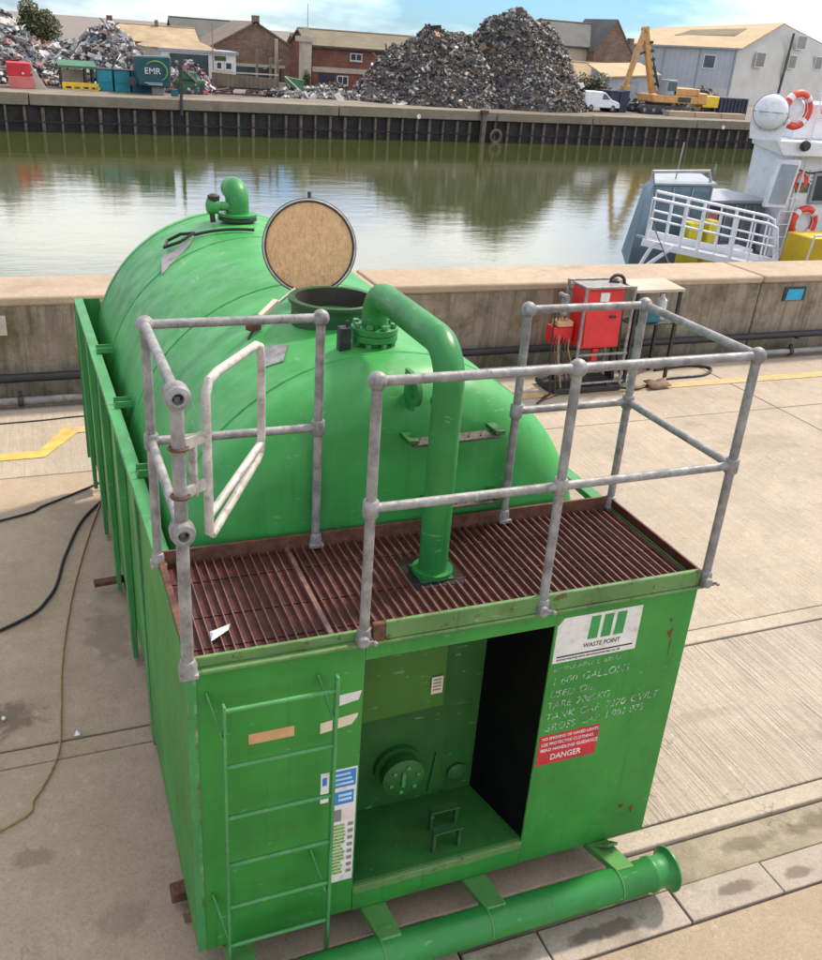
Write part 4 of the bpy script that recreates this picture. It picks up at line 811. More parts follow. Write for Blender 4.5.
MB().tube([c0+Vector(((.10+.012*i/6)*math.sin(i*.62)*1.1, -.01*(i % 5)-.03, .17*math.cos(i*.62))) for i in range(40)], .018, 6).build('coil', 'ring_orange', fe)
for q, sz, m, lb in (((803, 188), (.36, .20), 'shed_green', 'small green and dark poster on the deckhouse wall'), ((815, 178), (.26, .30), 'window_frame_white', 'white notice on the deckhouse wall beside the green poster')):
    p = sight(*q, 13.14); nb = thing('notice', p, lb, 'notice'); MB().box((p.x-sz[0]/2, 13.165, p.z-sz[1]/2), (p.x+sz[0]/2, 13.195, p.z+sz[1]/2)).build('notice_board', m, nb)
    for i in range(3): MB().box((p.x-sz[0]*.35, 13.16, p.z-sz[1]*.3+i*sz[1]*.25), (p.x+sz[0]*(.05+.1*i), 13.164, p.z-sz[1]*.2+i*sz[1]*.25)).build('print_line', 'grey_ink', nb)
p = sight(800, 90, 13.2)
MB().box((15.05, 12.9, 3.15), (15.3, 13.1, 3.6)).build('extinguisher_box', 'ring_orange', boat, .03)
yb = thing('yellow_bin', (14.9, 11.8, .19), 'yellow bin with a white frame at the right end of the boat deck', 'bin')
q0 = sight(804, 262, 11.7)
MB().hexa([(q0.x, 11.7, .19), (q0.x+1.6, 11.7, .19), (q0.x+1.6, 12.4, .19), (q0.x, 12.4, .19), (q0.x+.06, 11.65, .92), (q0.x+1.6, 11.65, .92), (q0.x+1.6, 12.4, .92), (q0.x+.06, 12.4, .92)]).build('bin_body', 'bright_yellow', yb, .03)
MB().tube([(q0.x-.08, 11.6, .2), (q0.x+.02, 11.6, .98), (q0.x+1.7, 11.6, 1.0)], .025, 8).build('bin_frame', 'boat_white', yb)
# gangway
gw = thing('gangway', (11.6, 11.4, .2), 'white aluminium gangway with handrails sloping across the boat deck', 'gangway')
def gpt(t, z, y): return Vector((9.72+(y-10.95)*.8+t*3.1, y, 1.06-.58*t+z))
for y in (10.95, 11.75):
    MB().tube([gpt(0, 0, y), gpt(0, .72, y), gpt(.86, .78, y), gpt(.93, .74, y), gpt(1.0, 0, y)], .03, 10).build('side_rail', 'boat_white', gw)
    MB().tube([gpt(0, .38, y), gpt(.95, .40, y)], .02, 8).build('mid_rail', 'boat_white', gw)
    for i, t in enumerate((.13, .24, .37, .5, .62, .76, .88)): MB().tube([gpt(t, 0, y), gpt(t, .74, y)], .034 if i in (1, 2, 4) else .018, 8).build('stanchion', 'boat_white', gw)
    MB().beam(gpt(-.02, -.04, y), gpt(1.02, -.04, y), .06, .13).build('stringer', 'boat_white', gw, .008)
MB().beam(gpt(0, -.06, 11.35), gpt(1, -.06, 11.35), .72, .04).build('tread_plate', 'boat_grey', gw, .005)
MB().beam(gpt(.06, .0, 10.92), gpt(-.02, -.5, 10.92), .05, .05).beam(gpt(.2, 0, 10.92), gpt(.02, -.45, 10.92), .05, .05).build('prop', 'boat_white', gw)
hose('mooring_line', [(8.6, 8.7, 1.22), (9.4, 9.8, .95), (10.7, 12.2, 1.15)], .012, 'black_rubber', 'thin dark mooring line between the parapet and the boat bow', 'rope')

# ================================================================== the far bank
Z0 = YARD_Z
PAL_GREY = [(.04, .04, .042), (.07, .07, .072), (.30, .29, .28), (.20, .19, .18), (.10, .095, .09), (.46, .44, .42), (.25, .21, .17), (.15, .155, .17), (.05, .048, .045), (.58, .56, .54), (.20, .14, .09), (.08, .07, .06), (.26, .16, .10), (.06, .05, .04), (.14, .10, .07)]
PAL_MIX = PAL_GREY[:9]+[(.66, .65, .64), (.62, .60, .58), (.56, .55, .54), (.68, .64, .60), (.60, .59, .58), (.50, .50, .52), (.30, .14, .11), (.24, .33, .36), (.42, .33, .30), (.10, .16, .22), (.55, .50, .46), (.35, .2, .18)]
def heap(name, peaks, n, pal, label, seed, size=(.07, .40)):
    """peaks: (x, y, height, rx, ry, power); a core mound and thousands of loose bits of metal on it"""
    def h(x, y):
        best = 0
        for px, py, hh, rx, ry, pw in peaks:
            d = math.hypot((x-px)/rx, (y-py)/ry)
            if d < 1: best = max(best, hh*(1-d**pw)*(1+.12*noise.noise(Vector((x*.55, y*.55, seed)))+.09*noise.noise(Vector((x*1.3, y*1.3, seed+5)))+.06*noise.noise(Vector((x*3, y*3, seed+9)))))
        return best
    x0 = min(p[0]-p[3] for p in peaks); x1 = max(p[0]+p[3] for p in peaks); y0 = min(p[1]-p[4] for p in peaks); y1 = max(p[1]+p[4] for p in peaks)
    root = thing(name, ((x0+x1)/2, (y0+y1)/2, Z0), label, 'scrap heap')
    k = 70; v = []; f = []
    for j in range(k+1):
        for i in range(k+1):
            x = x0+(x1-x0)*i/k; y = y0+(y1-y0)*j/k; v.append((x, y, Z0-.05+h(x, y)))
    for j in range(k):
        for i in range(k): a = j*(k+1)+i; f.append((a, a+1, a+k+2, a+k+1))
    MB().add(v, f).build('heap_core', 'heap_core', root)
    random.seed(seed); mb = MB(); c = 0
    while c < n:
        x = random.uniform(x0, x1); y = random.uniform(y0, y0+(y1-y0)*.75); z = h(x, y)
        if z < .02: continue
        s = size[0]+(size[1]-size[0])*random.random()**2.2; kind = random.random()
        if random.random() < .012: s = min(s*2.6, .95)
        dim = (s, s*random.uniform(.4, 1), s*.06) if kind < .45 else ((s*1.9, s*.14, s*.14) if kind < .65 else (s, s*.6, s*.45))
        m = Matrix.Translation((x, y, Z0+z+random.uniform(-.05, .12)))@Matrix.Rotation(random.uniform(0, 6.28), 4, 'Z')@Matrix.Rotation(random.uniform(-1.2, 1.2), 4, 'X')@Matrix.Rotation(random.uniform(-1, 1), 4, 'Y')
        q = random.choice(pal); g = random.uniform(.7, 1.25); mb.obox(m, dim, tuple(min(1, t*g) for t in q)); c += 1
    o = mb.build('scrap_pieces', 'scrap', root, 0, 0); o['kind'] = 'stuff'
    return root
heap('scrap_heap', [(37.6, 71.0, 6.6, 6.4, 6.5, 1.9), (39.6, 71.2, 6.0, 4.4, 5, 1.9), (36.3, 71.2, 6.3, 3.6, 5, 2.2)], 13000, PAL_GREY, 'taller grey scrap metal heap in the centre of the far bank', 21)
heap('scrap_heap', [(30.2, 70.0, 5.0, 6.6, 5.5, 1.75), (31.9, 70.0, 5.0, 4.0, 5.0, 2.0), (26.8, 69, 1.6, 3.8, 3.5, 1.3)], 11000, PAL_GREY, 'lower grey scrap metal heap left of the tallest one', 22)
heap('scrap_heap', [(-1.2, 73, 4.3, 4.4, 6, 1.3), (3.2, 72.5, 2.7, 3.6, 5.5, 1.3), (6.2, 73, 3.9, 3.2, 5, 1.6), (-7, 74, 5.2, 6, 7, 1.4), (9.3, 71.5, 1.6, 2.6, 3.5, 1.2)], 6500, PAL_MIX, 'mixed pale and coloured scrap heap at the far left of the yard', 23, (.16, .75))
heap('scrap_heap', [(57.5, 72.5, 2.3, 4.6, 3, 1.2), (54, 73.5, 1.6, 3.5, 3, 1.2)], 900, [(.22, .10, .07), (.14, .08, .06), (.3, .2, .15), (.1, .1, .1), (.05, .05, .1)], 'low rusty scrap pile behind the yellow excavator', 24)
heap('scrap_heap', [(21.2, 69.5, .75, 3.6, 2.2, 1.2), (17.8, 67.5, .5, 2.2, 1.2, 1.2)], 700, PAL_MIX, 'low scatter of scrap before the brick building', 25, (.1, .4))
heap('scrap_heap', [(11.0, 67.8, 1.9, 1.9, 2.0, 1.3)], 500, PAL_MIX+[(.35, .10, .12)]*5, 'small heap of reddish and pale scrap beside the dark green unit', 26, (.12, .5))

def leafy(name, c, rx, rz, n, label, cat, seed, trunk=True, tint=(.055, .075, .024), gz=None):
    random.seed(seed); gz = Z0 if gz is None else gz
    root = thing(name, (c.x, c.y, gz), label, cat)
    if trunk:
        t = MB().tube([(c.x, c.y, gz), (c.x+.06, c.y, (gz+c.z)/2), (c.x, c.y, c.z+rz*.4)], [.22, .16, .06], 8)
        for k in range(5):
            a = k*1.3; t.tube([(c.x, c.y, c.z-rz*.5+.2*k), (c.x+rx*.6*math.cos(a), c.y+rx*.6*math.sin(a), c.z+rz*.25*math.sin(k))], [.09, .03], 6)
        t.build('trunk', 'timber', root)
    mb = MB(); lob = [(Vector((random.uniform(-.55, .55)*rx, random.uniform(-.5, .5)*rx, random.uniform(-.5, .55)*rz)), random.uniform(.35, .6)) for _ in range(11)]
    for i in range(n):
        l, r = random.choice(lob); d = Vector((random.gauss(0, 1), random.gauss(0, 1), random.gauss(0, 1))).normalized()*(random.random()**.4)
        p = c+l+Vector((d.x*r*rx, d.y*r*rx, d.z*r*rz)); s = random.uniform(.05, .13)*rx**.4
        u = Vector((random.uniform(-1, 1), random.uniform(-1, 1), random.uniform(-1, 1))).normalized(); v = u.orthogonal().normalized()
        g = random.uniform(.6, 1.5); aut = random.random() < .22
        q = (tint[0]*g*(2.4 if aut else 1), tint[1]*g*(1.3 if aut else 1), tint[2]*g)
        mb.add([p-u*s, p+v*s*.6, p+u*s, p-v*s*.6], [(0, 1, 2, 3)], q)
    o = mb.build('crown', 'leaves', root, 0, 0); o['kind'] = 'stuff'; return root
leafy('tree', sight(40, 22, 84), 1.75, 1.75, 5200, 'round olive-green tree rising behind the left scrap heap', 'tree', 31)
leafy('bush', sight(594, 84, 77), 1.7, 1.0, 2600, 'dark green bush behind the white van', 'bush', 32, False, (.03, .05, .02))
leafy('bush', sight(306, 82, 79), .55, 1.1, 900, 'small green bush at the left corner of the brick building', 'bush', 33, False, (.05, .09, .03))
leafy('bush', sight(333, 88, 77), 1.1, .5, 900, 'low scrub in front of the brick building', 'bush', 34, False, (.06, .07, .03))

def wall_box(x0, x1, y0, y1, z0, z1): return MB().box((x0, y0, z0), (x1, y1, z1))
def window(root, x, z, w_, h_, y, bars=1, m='window_dark'):
    f = MB()
    f.box((x, y-.08, z), (x+w_, y-.03, z+.08)).box((x, y-.08, z+h_-.08), (x+w_, y-.03, z+h_)).box((x, y-.08, z+.081), (x+.08, y-.03, z+h_-.081)).box((x+w_-.08, y-.08, z+.081), (x+w_, y-.03, z+h_-.081))
    for i in range(bars): xx = x+w_*(i+1)/(bars+1); f.box((xx-.03, y-.08, z+.081), (xx+.03, y-.03, z+h_-.081))
    o = f.build('window', 'window_frame_white', root); box('pane', (x+.081, y-.06, z+.081), (x+w_-.081, y-.045, z+h_-.081), m, o, 0)
    box('sill', (x-.05, y-.14, z-.07), (x+w_+.05, y-.031, z-.002), 'cream_render', o, 0); return o
def ridge_x(root, x0, x1, y0, y1, zw, zr, wall_m, roof_m, ov=.25, z0=Z0):
    """house with its ridge along x"""
    ym = (y0+y1)/2
    MB().box((x0, y0, z0), (x1, y1, zw)).prism([(x0, y0, zw), (x0, y1, zw), (x0, ym, zr)], (.25, 0, 0)).prism([(x1-.25, y0, zw), (x1-.25, y1, zw), (x1-.25, ym, zr)], (.25, 0, 0)).build('wall', wall_m, root)
    t = .14; r = MB(); s_ = (zr-zw)/(ym-y0)
    for ya in (y0-ov, y1+ov):
        za = zw-ov*s_
        r.hexa([(x0-ov, ya, za), (x1+ov, ya, za), (x1+ov, ym, zr), (x0-ov, ym, zr), (x0-ov, ya, za+t), (x1+ov, ya, za+t), (x1+ov, ym, zr+t), (x0-ov, ym, zr+t)])
    o = r.build('roof', roof_m, root)
    MB().box((x0-ov, y0-ov-.10, zw-ov*s_-.06), (x1+ov, y0-ov-.005, zw-ov*s_+.05)).build('gutter', 'steel_dark', o)
    MB().tube([(x0-ov, ym, zr+t), (x1+ov, ym, zr+t)], .09, 6).build('ridge_tiles', roof_m, o)
    for xx in (x0+.25, x1-.25): MB().tube([(xx, y0-.08, zw-.2), (xx, y0-.08, z0)], .05, 6).build('downpipe', 'steel_dark', root)
    return o
def ridge_y(root, x0, x1, y0, y1, zw, zr, wall_m, roof_m, ov=.25, z0=Z0):
    xm = (x0+x1)/2
    MB().box((x0, y0, z0), (x1, y1, zw)).prism([(x0, y0, zw), (x1, y0, zw), (xm, y0, zr)], (0, .25, 0)).prism([(x0, y1-.25, zw), (x1, y1-.25, zw), (xm, y1-.25, zr)], (0, .25, 0)).build('wall', wall_m, root)
    t = .14; r = MB(); s_ = (zr-zw)/(xm-x0)
    for xa in (x0-ov, x1+ov):
        za = zw-ov*s_
        r.hexa([(xa, y0-ov, za), (xm, y0-ov, zr), (xm, y1+ov, zr), (xa, y1+ov, za), (xa, y0-ov, za+t), (xm, y0-ov, zr+t), (xm, y1+ov, zr+t), (xa, y1+ov, za+t)])
    return r.build('roof', roof_m, root)

b1 = thing('brick_building', (27, 82, Z0), 'red brick two-storey building with white windows left of the scrap heaps', 'building')
rf1 = ridge_x(b1, 23.0, 33.2, 80, 86, 2.95, 4.05, 'brick_red', 'roof_moss')
window(b1, 26.6, 1.95, 1.1, .62, 80, 1); window(b1, 29.1, 1.95, .85, .58, 80, 1); window(b1, 30.1, 1.95, .85, .58, 80, 1); window(b1, 25.5, .0, 1.0, .75, 80, 1, 'navy')
box('door', (23.9, 79.93, Z0), (25.3, 79.99, .85), 'navy', b1, 0); box('string_course', (23.05, 79.90, .95), (33.1, 79.99, 1.35), 'cream_render', b1, 0)
MB().box((22.2, 79.2, Z0), (23.0, 80.2, 3.2)).box((21.9, 79.0, 3.2), (23.3, 80.4, 3.6)).build('pier', 'cream_render', b1); MB().box((22.4, 79.6, 3.6), (22.8, 80.0, 4.3)).build('chimney', 'cream_render', rf1)
MB().tube([(23.4, 82, 4), (23.4, 82, 6.1)], .02, 6).build('aerial', 'steel_dark', b1)

b2 = thing('gable_warehouse', (20, 90, Z0), 'old brown brick warehouse with a wide gable and finial', 'building')
rf2 = ridge_y(b2, 15.4, 25.2, 88, 98, 1.7, 4.35, 'brick_brown', 'roof_brown', .15)
MB().box((20.0, 87.85, 4.2), (20.6, 88.4, 4.95)).build('chimney', 'brick_brown', rf2); MB().box((22.0, 87.8, Z0), (22.3, 87.99, 3.2)).build('buttress', 'cream_render', b2)
box('beam_band', (17.5, 87.9, .75), (23.0, 87.99, 1.0), 'cream_render', b2, 0); box('opening_shade_panel', (17.6, 87.92, Z0), (22.6, 87.985, .74), 'window_dark', b2, 0)  # dark sheet on the wall, coloured like the shade inside an open bay
b3 = thing('long_roof_building', (18, 96, Z0), 'long low building with a dark grey roof behind the brown gable', 'building')
ridge_x(b3, 14.8, 22.5, 98.5, 104, 2.4, 4.25, 'brick_brown', 'roof_grey')
b4 = thing('tan_roof_building', (13, 97, Z0), 'far building with a plain tan roof and a chimney at left', 'building')
rf4 = ridge_x(b4, 8.6, 16.3, 95, 101, 2.1, 3.35, 'cream_render', 'roof_tan')
MB().box((8.4, 97.6, 3.0), (8.9, 98.2, 4.1)).build('chimney', 'brick_red', rf4); MB().box((12.8, 97.8, 3.3), (13.1, 98.1, 4.0)).build('chimney', 'brick_brown', rf4)
b5 = thing('yard_office', (13.5, 79, Z0), 'low yard office with a hipped tan roof and dark doorway', 'building')
MB().box((10.6, 78, Z0), (16.4, 82, 1.9)).build('wall', 'window_frame_white', b5)
box('fascia', (10.4, 77.8, 1.9), (16.6, 82.2, 2.1), 'boat_grey', b5, 0)
box('doorway', (11.2, 77.95, Z0), (14.2, 77.99, 1.75), 'window_dark', b5, 0); window(b5, 14.8, .75, .5, .6, 78, 0); window(b5, 15.5, .75, .6, .6, 78, 0)  # doorway is a dark sheet; the shade indoors is put into its colour
box('lime_sign', (14.7, 77.93, 1.42), (15.6, 77.98, 1.75), 'leaf_green', b5, 0)
MB().add([(9.4, 78.5, 2.1), (15.2, 78.5, 2.1), (15.2, 84, 2.1), (9.4, 84, 2.1), (11.6, 81.2, 3.05), (13.0, 81.2, 3.05)], [(0, 1, 5, 4), (1, 2, 5), (2, 3, 4, 5), (3, 0, 4), (3, 2, 1, 0)]).build('roof', 'roof_tan', b5, 0, 0)
MB().tube([(14.5, 77.6, Z0), (14.5, 77.6, 4.0)], .05, 8).build('flag_pole', 'galvanised', b5)
b6 = thing('small_brick_house', (28, 92, Z0), 'small brown building with chimneys between the gable and the red brick block', 'building')
ridge_x(b6, 25.4, 29, 92, 97, 2.2, 3.5, 'brick_brown', 'roof_brown'); MB().box((26.4, 93, 2.5), (27.0, 93.6, 4.0)).build('chimney', 'brick_brown', b6)

# right: cottage, lean-to, warehouse
b7 = thing('dark_gable_house', (56, 91, Z0), 'dark slate-roofed house with a sooty brick gable right of the scrap heaps', 'building')
ridge_x(b7, 51.8, 58.0, 90, 96, 4.5, 6.6, 'cream_render', 'roof_grey')
ridge_y(b7, 55.9, 60.4, 88.6, 95, 4.2, 7.1, 'brick_brown', 'roof_grey', .1)
MB().box((60.3, 89, 2.5), (60.8, 89.6, 5.6)).build('chimney', 'brick_brown', b7)
b8 = thing('low_tan_shed', (53, 85, Z0), 'low shed with a long tan roof in front of the dark gable house', 'building')
ridge_x(b8, 49.5, 57.2, 84.6, 88, 1.6, 2.9, 'cream_render', 'roof_tan')
b9 = thing('lean_to', (55.6, 81, Z0), 'small grey-blue lean-to with a sloping tan roof beside the warehouse', 'building')
MB().hexa([(53.0, 80.5, Z0), (58.4, 80.5, Z0), (58.4, 84, Z0), (53.0, 84, Z0), (53.0, 80.5, 1.9), (58.4, 80.5, 2.4), (58.4, 84, 3.2), (53.0, 84, 2.8)]).build('wall', 'cladding_blue', b9)
MB().hexa([(52.4, 80.1, 1.86), (58.6, 80.1, 2.36), (58.6, 84.2, 3.25), (52.6, 84.2, 2.85), (52.4, 80.1, 2.0), (58.6, 80.1, 2.5), (58.6, 84.2, 3.4), (52.6, 84.2, 3.0)]).build('roof', 'roof_sheet', b9)
box('door', (55.4, 80.44, Z0), (56.4, 80.49, 1.7), 'boat_grey', b9, 0)
wh = thing('metal_warehouse', (78, 96, Z0), 'big pale metal warehouse with a tan roof and skylight strip at right', 'warehouse')
A = sight(630, 49, 98); A.z = 5.25; K = sight(738, 51, 91); K.z = 5.55; P2 = sight(842, 58, 101); P2.z = 5.9
R1 = sight(657, 29, 104); R2 = sight(783, 24, 97); B4 = A+(P2-K)
def gnd(p): return Vector((p.x, p.y, Z0))
MB().hexa([gnd(A), gnd(K), gnd(K)+Vector((1, 3, 0)), gnd(A)+Vector((1, 3, 0)), A, K, K+Vector((1, 3, 0)), A+Vector((1, 3, 0))]).build('side_wall', 'cladding_blue', wh)
gab = MB().prism([gnd(K), gnd(P2), P2, R2, K], (-.1, .3, 0)).build('gable_wall', 'cladding_cream', wh)
MB().prism([gnd(A), gnd(B4), B4, R1, A], (.1, -.2, 0)).build('gable_wall', 'cladding_cream', wh)
def roofpl(a, b, c, d, nm='roof', t=.15, m='roof_sheet'): return MB().hexa([a, b, c, d, a+Vector((0, 0, t)), b+Vector((0, 0, t)), c+Vector((0, 0, t)), d+Vector((0, 0, t))]).build(nm, m, wh)
e = (K-A)*.02
rw_ = roofpl(A-e*1.0+Vector((0, -.25, -.15)), K+e+Vector((0, -.25, -.15)), R2+e, R1-e); roofpl(P2, B4, R1, R2)
def onroof(u, v): return (A.lerp(K, u)).lerp(R1.lerp(R2, u), v)+Vector((0, -.04, .17))
MB().hexa([onroof(.28, .42), onroof(.80, .42), onroof(.80, .74), onroof(.34, .74), *[onroof(u, v)+Vector((0, 0, .06)) for u, v in ((.28, .42), (.80, .42), (.80, .74), (.34, .74))]]).build('skylight_strip', 'roof_moss', wh)
def onwall(a, b, u, z, off=.06):
    p = a.lerp(b, u); d = (b-a); nrm = Vector((d.y, -d.x, 0)).normalized(); return Vector((p.x, p.y, z))+nrm*off
def wwin(a, b, u, z, w_, h_):
    ln = (b-a).length; du = w_/ln
    o = MB().hexa([onwall(a, b, u, z, .02), onwall(a, b, u+du, z, .02), onwall(a, b, u+du, z, .1), onwall(a, b, u, z, .1), onwall(a, b, u, z+h_, .02), onwall(a, b, u+du, z+h_, .02), onwall(a, b, u+du, z+h_, .1), onwall(a, b, u, z+h_, .1)]).build('window', 'window_frame_white', wh)
    k = .12/ln
    MB().hexa([onwall(a, b, u+k, z+.12, .101), onwall(a, b, u+du-k, z+.12, .101), onwall(a, b, u+du-k, z+.12, .12), onwall(a, b, u+k, z+.12, .12), onwall(a, b, u+k, z+h_-.12, .101), onwall(a, b, u+du-k, z+h_-.12, .101), onwall(a, b, u+du-k, z+h_-.12, .12), onwall(a, b, u+k, z+h_-.12, .12)]).build('pane', 'window_dark', o)
MB().beam(A+Vector((0, -.4, -.12)), K+Vector((0, -.4, -.12)), .14, .14).build('gutter', 'boat_grey', wh)
for u in (.02, .33, .66, .985): MB().beam(onwall(A, K, u, Z0, .08), onwall(A, K, u, 5.2, .08), .12, .10).build('downpipe', 'boat_grey', wh)
MB().hexa([onwall(A, K, u, z, o_) for u, z, o_ in ((0, Z0, .01), (1, Z0, .01), (1, Z0, .05), (0, Z0, .05), (0, 1.3, .01), (1, 1.3, .01), (1, 1.3, .05), (0, 1.3, .05))]).build('plinth', 'cladding_cream', wh)
wwin(A, K, .70, 3.2, 1.4, 1.5)
for u, z, w_, h_ in ((.16, 3.7, 2.2, 1.7), (.46, 3.8, 2.0, 1.6), (.72, 3.9, 2.0, 1.6), (.50, 6.0, 2.4, 1.6)): wwin(K, P2, u, z, w_, h_)
MB().hexa([onwall(K, P2, u, z, o_) for u, z, o_ in ((.415, Z0, .02), (.43, Z0, .02), (.43, Z0, .14), (.415, Z0, .14), (.445, 7.7, .02), (.46, 7.7, .02), (.46, 7.7, .14), (.445, 7.7, .14))]).build('downpipe', 'steel_dark', wh)

# ---- yard machines and containers
rs = thing('red_skip', (.2, 64.5, Z0), 'red skip with a pale red lower half at the far left quay edge', 'skip')
MB().box((-.65, 64, .30), (.72, 66, 1.05)).build('upper_body', 'skip_red', rs, .03); MB().hexa([(-.6, 64, Z0), (.85, 64, Z0), (.85, 66, Z0), (-.6, 66, Z0), (-.62, 64, .299), (.78, 64, .299), (.78, 66, .299), (-.62, 66, .299)]).build('lower_body', 'skip_pink', rs, .03)
MB().box((.2, 63.94, .42), (.34, 63.99, .52)).build('latch', 'paper_white', rs); MB().prism([(.86, 64.2, Z0), (1.6, 64.2, Z0), (.75, 64.2, 1.0)], (0, 1.6, 0)).build('tarpaulin', 'cream_render', rs)
gs = thing('green_shelter', (3.6, 66, Z0), 'open green-roofed shelter frame with yellow barrier below', 'shelter')
for x in (2.55, 4.05, 4.5):
    for y in (65.6, 67.2): MB().box((x-.06, y-.06, Z0), (x+.06, y+.06, .9)).build('post', 'steel_dark', gs)
MB().hexa([(2.4, 65.4, .85), (4.75, 65.4, .85), (4.75, 67.4, 1.1), (2.4, 67.4, 1.1), (2.4, 65.4, 1.0), (4.75, 65.4, 1.0), (4.75, 67.4, 1.25), (2.4, 67.4, 1.25)]).build('roof', 'shed_green', gs); box('back_board', (2.65, 67.1, Z0), (4.0, 67.15, .7), 'cream_render', gs, 0)
yb_ = thing('yellow_barrier', (3.7, 65, Z0), 'low yellow slotted barrier in front of the green shelter', 'barrier')
MB().box((2.55, 64.9, -.2), (4.75, 65.2, .03)).box((2.55, 64.9, Z0), (4.75, 65.2, -.33)).build('barrier_rail', 'bright_yellow', yb_)
for i in range(5): MB().box((2.56+i*.53, 64.88, -.33), (2.72+i*.53, 65.21, -.2)).build('barrier_block', 'bright_yellow', yb_)
for x0, x1, m, lb in ((4.75, 5.65, 'teal', 'bright teal container standing beside the yellow barrier'), (5.78, 6.75, 'teal', 'middle teal container between two other teal ones'), (6.85, 8.1, 'teal_dark', 'darker teal container below the dark green unit')):
    k = thing('container', ((x0+x1)/2, 65.5, Z0), lb, 'container', 'teal containers'); MB().box((x0, 65, Z0), (x1, 66.6, .88)).build('body', m, k, .03)
    box('lid', (x0-.03, 64.95, .881), (x1+.03, 66.65, .94), 'steel_dark', k, 0); box('rib', (x0+.05, 64.95, .15), (x1-.05, 64.99, .22), m, k, 0)
    for t in (.25, .5, .75): box('rib', (x0+(x1-x0)*t-.02, 64.96, Z0), (x0+(x1-x0)*t+.02, 64.99, .14), m, k, 0)
un = thing('signed_unit', (8.1, 64, Z0), 'dark green boxy unit with a white logo raised on a post at the quay edge', 'unit')
ub = MB().hexa([(7.05, 63.5, .12), (9.15, 63.5, .05), (9.15, 65, .05), (7.05, 65, .12), (6.92, 63.5, 1.85), (9.22, 63.5, 1.95), (9.22, 65, 1.95), (6.92, 65, 1.85)]).build('unit_body', 'unit_green', un, .12)
text('lettering', 'EMR', .52, 'ring_white', ub, (7.50, 63.46, .86), sx=1.05, depth=.01)
MB().tube([(8.22+.72*math.cos(a), 63.47, 1.02+.60*math.sin(a)) for a in [R(d) for d in range(-60, 150, 12)]], [.02+.03*math.sin(i/17*3.1) for i in range(18)], 6).build('logo_arc', 'list_green', ub)
for i, m in enumerate(('pale_blue_ink', 'pink_ink')): box('print_line', (7.5+.2*i, 63.455, .30-.09*i), (8.6, 63.47, .34-.09*i), m, ub, 0)
MB().box((8.0, 63.9, Z0), (8.7, 64.5, .08)).build('pedestal', 'pipe_grey', un); MB().lathe([(.05, -.1), (.25, -.08), (.25, .1), (.05, .12)], 'Y', (6.75, 63.7, .35), 14).build('side_lamp', 'steel_dark', un)
ms = thing('mooring_mast', (9.5, 60.6, -1.2), 'black mast and bollard on the quay edge beside the dark green unit', 'mast')
MB().box((9.42, 61.7, Z0+.08), (9.62, 61.9, 2.1)).build('mast_post', 'steel_dark', ms); MB().tube([(9.35, 60.75, -1.35), (9.35, 60.75, -.1)], .10, 8).build('fender_post', 'steel_dark', ms); MB().box((8.9, 61.5, Z0+.09), (9.3, 62, .12)).build('mast_foot', 'teal_dark', ms)
mc = thing('sorting_machine', (11, 66.5, Z0), 'green sorting machine with a tilted conveyor beside the black mast', 'machine')
MB().box((9.9, 66, Z0), (11.8, 67.2, .5)).build('machine_body', 'shed_green', mc, .04); MB().beam((9.9, 66, 1.6), (11.2, 66, .4), .7, .16).build('conveyor', 'pipe_grey', mc); MB().box((10.2, 65.8, .51), (11.2, 66.6, 1.0)).build('hopper', 'shed_green', mc, .04)
for x in (10.1, 11.6): MB().box((x-.1, 65.9, Z0), (x+.1, 65.99, .3)).build('support', 'steel_dark', mc)
hb = thing('plank_hopper', (14.9, 68, Z0), 'long weathered plank-sided hopper on dark legs before the brown gable', 'hopper')
for i in range(14):
    x = 12.6+i*.33; MB().hexa([(x, 68, .08), (x+.31, 68, .06), (x+.31, 68.1, .06), (x, 68.1, .08), (x, 67.8, .98-.015*i), (x+.31, 67.8, .97-.015*i), (x+.31, 67.9, .97-.015*i), (x, 67.9, .98-.015*i)]).build('plank', 'planks', hb)
MB().box((12.5, 68.12, -.05), (17.3, 69.5, .5)).build('hopper_body', 'steel_dark', hb); box('top_rail', (12.5, 67.7, .99), (17.3, 67.79, 1.07), 'cream_render', hb, 0)
for x in (12.8, 14, 15.4, 16.9): MB().box((x-.08, 67.9, Z0), (x+.08, 68.08, .06)).build('leg', 'steel_dark', hb)
for x in (16.2, 17.2, 17.75): MB().box((x-.08, 69.6, Z0), (x+.08, 69.75, 2.6 if x < 17 else 2.1)).build('upright', 'planks', hb)
MB().beam((16.6, 69.3, 1.3), (18.0, 69.3, 2.0), .1, .1).build('brace', 'planks', hb)
gc = thing('green_chute', (18.6, 68.3, Z0), 'dark green sloping chute with a pale edge right of the plank hopper', 'chute')
MB().hexa([(17.9, 68, .6), (19.2, 68, -.3), (19.4, 69, -.3), (18.1, 69, .6), (17.9, 68, .95), (19.3, 68, .75), (19.5, 69, .75), (18.1, 69, .95)]).build('chute_body', 'shed_green', gc); MB().beam((17.85, 67.95, .97), (19.35, 67.95, -.2), .06, .09).build('chute_edge', 'cream_paper', gc); MB().box((18.4, 68.3, Z0), (18.6, 68.5, .3)).build('support', 'steel_dark', gc)

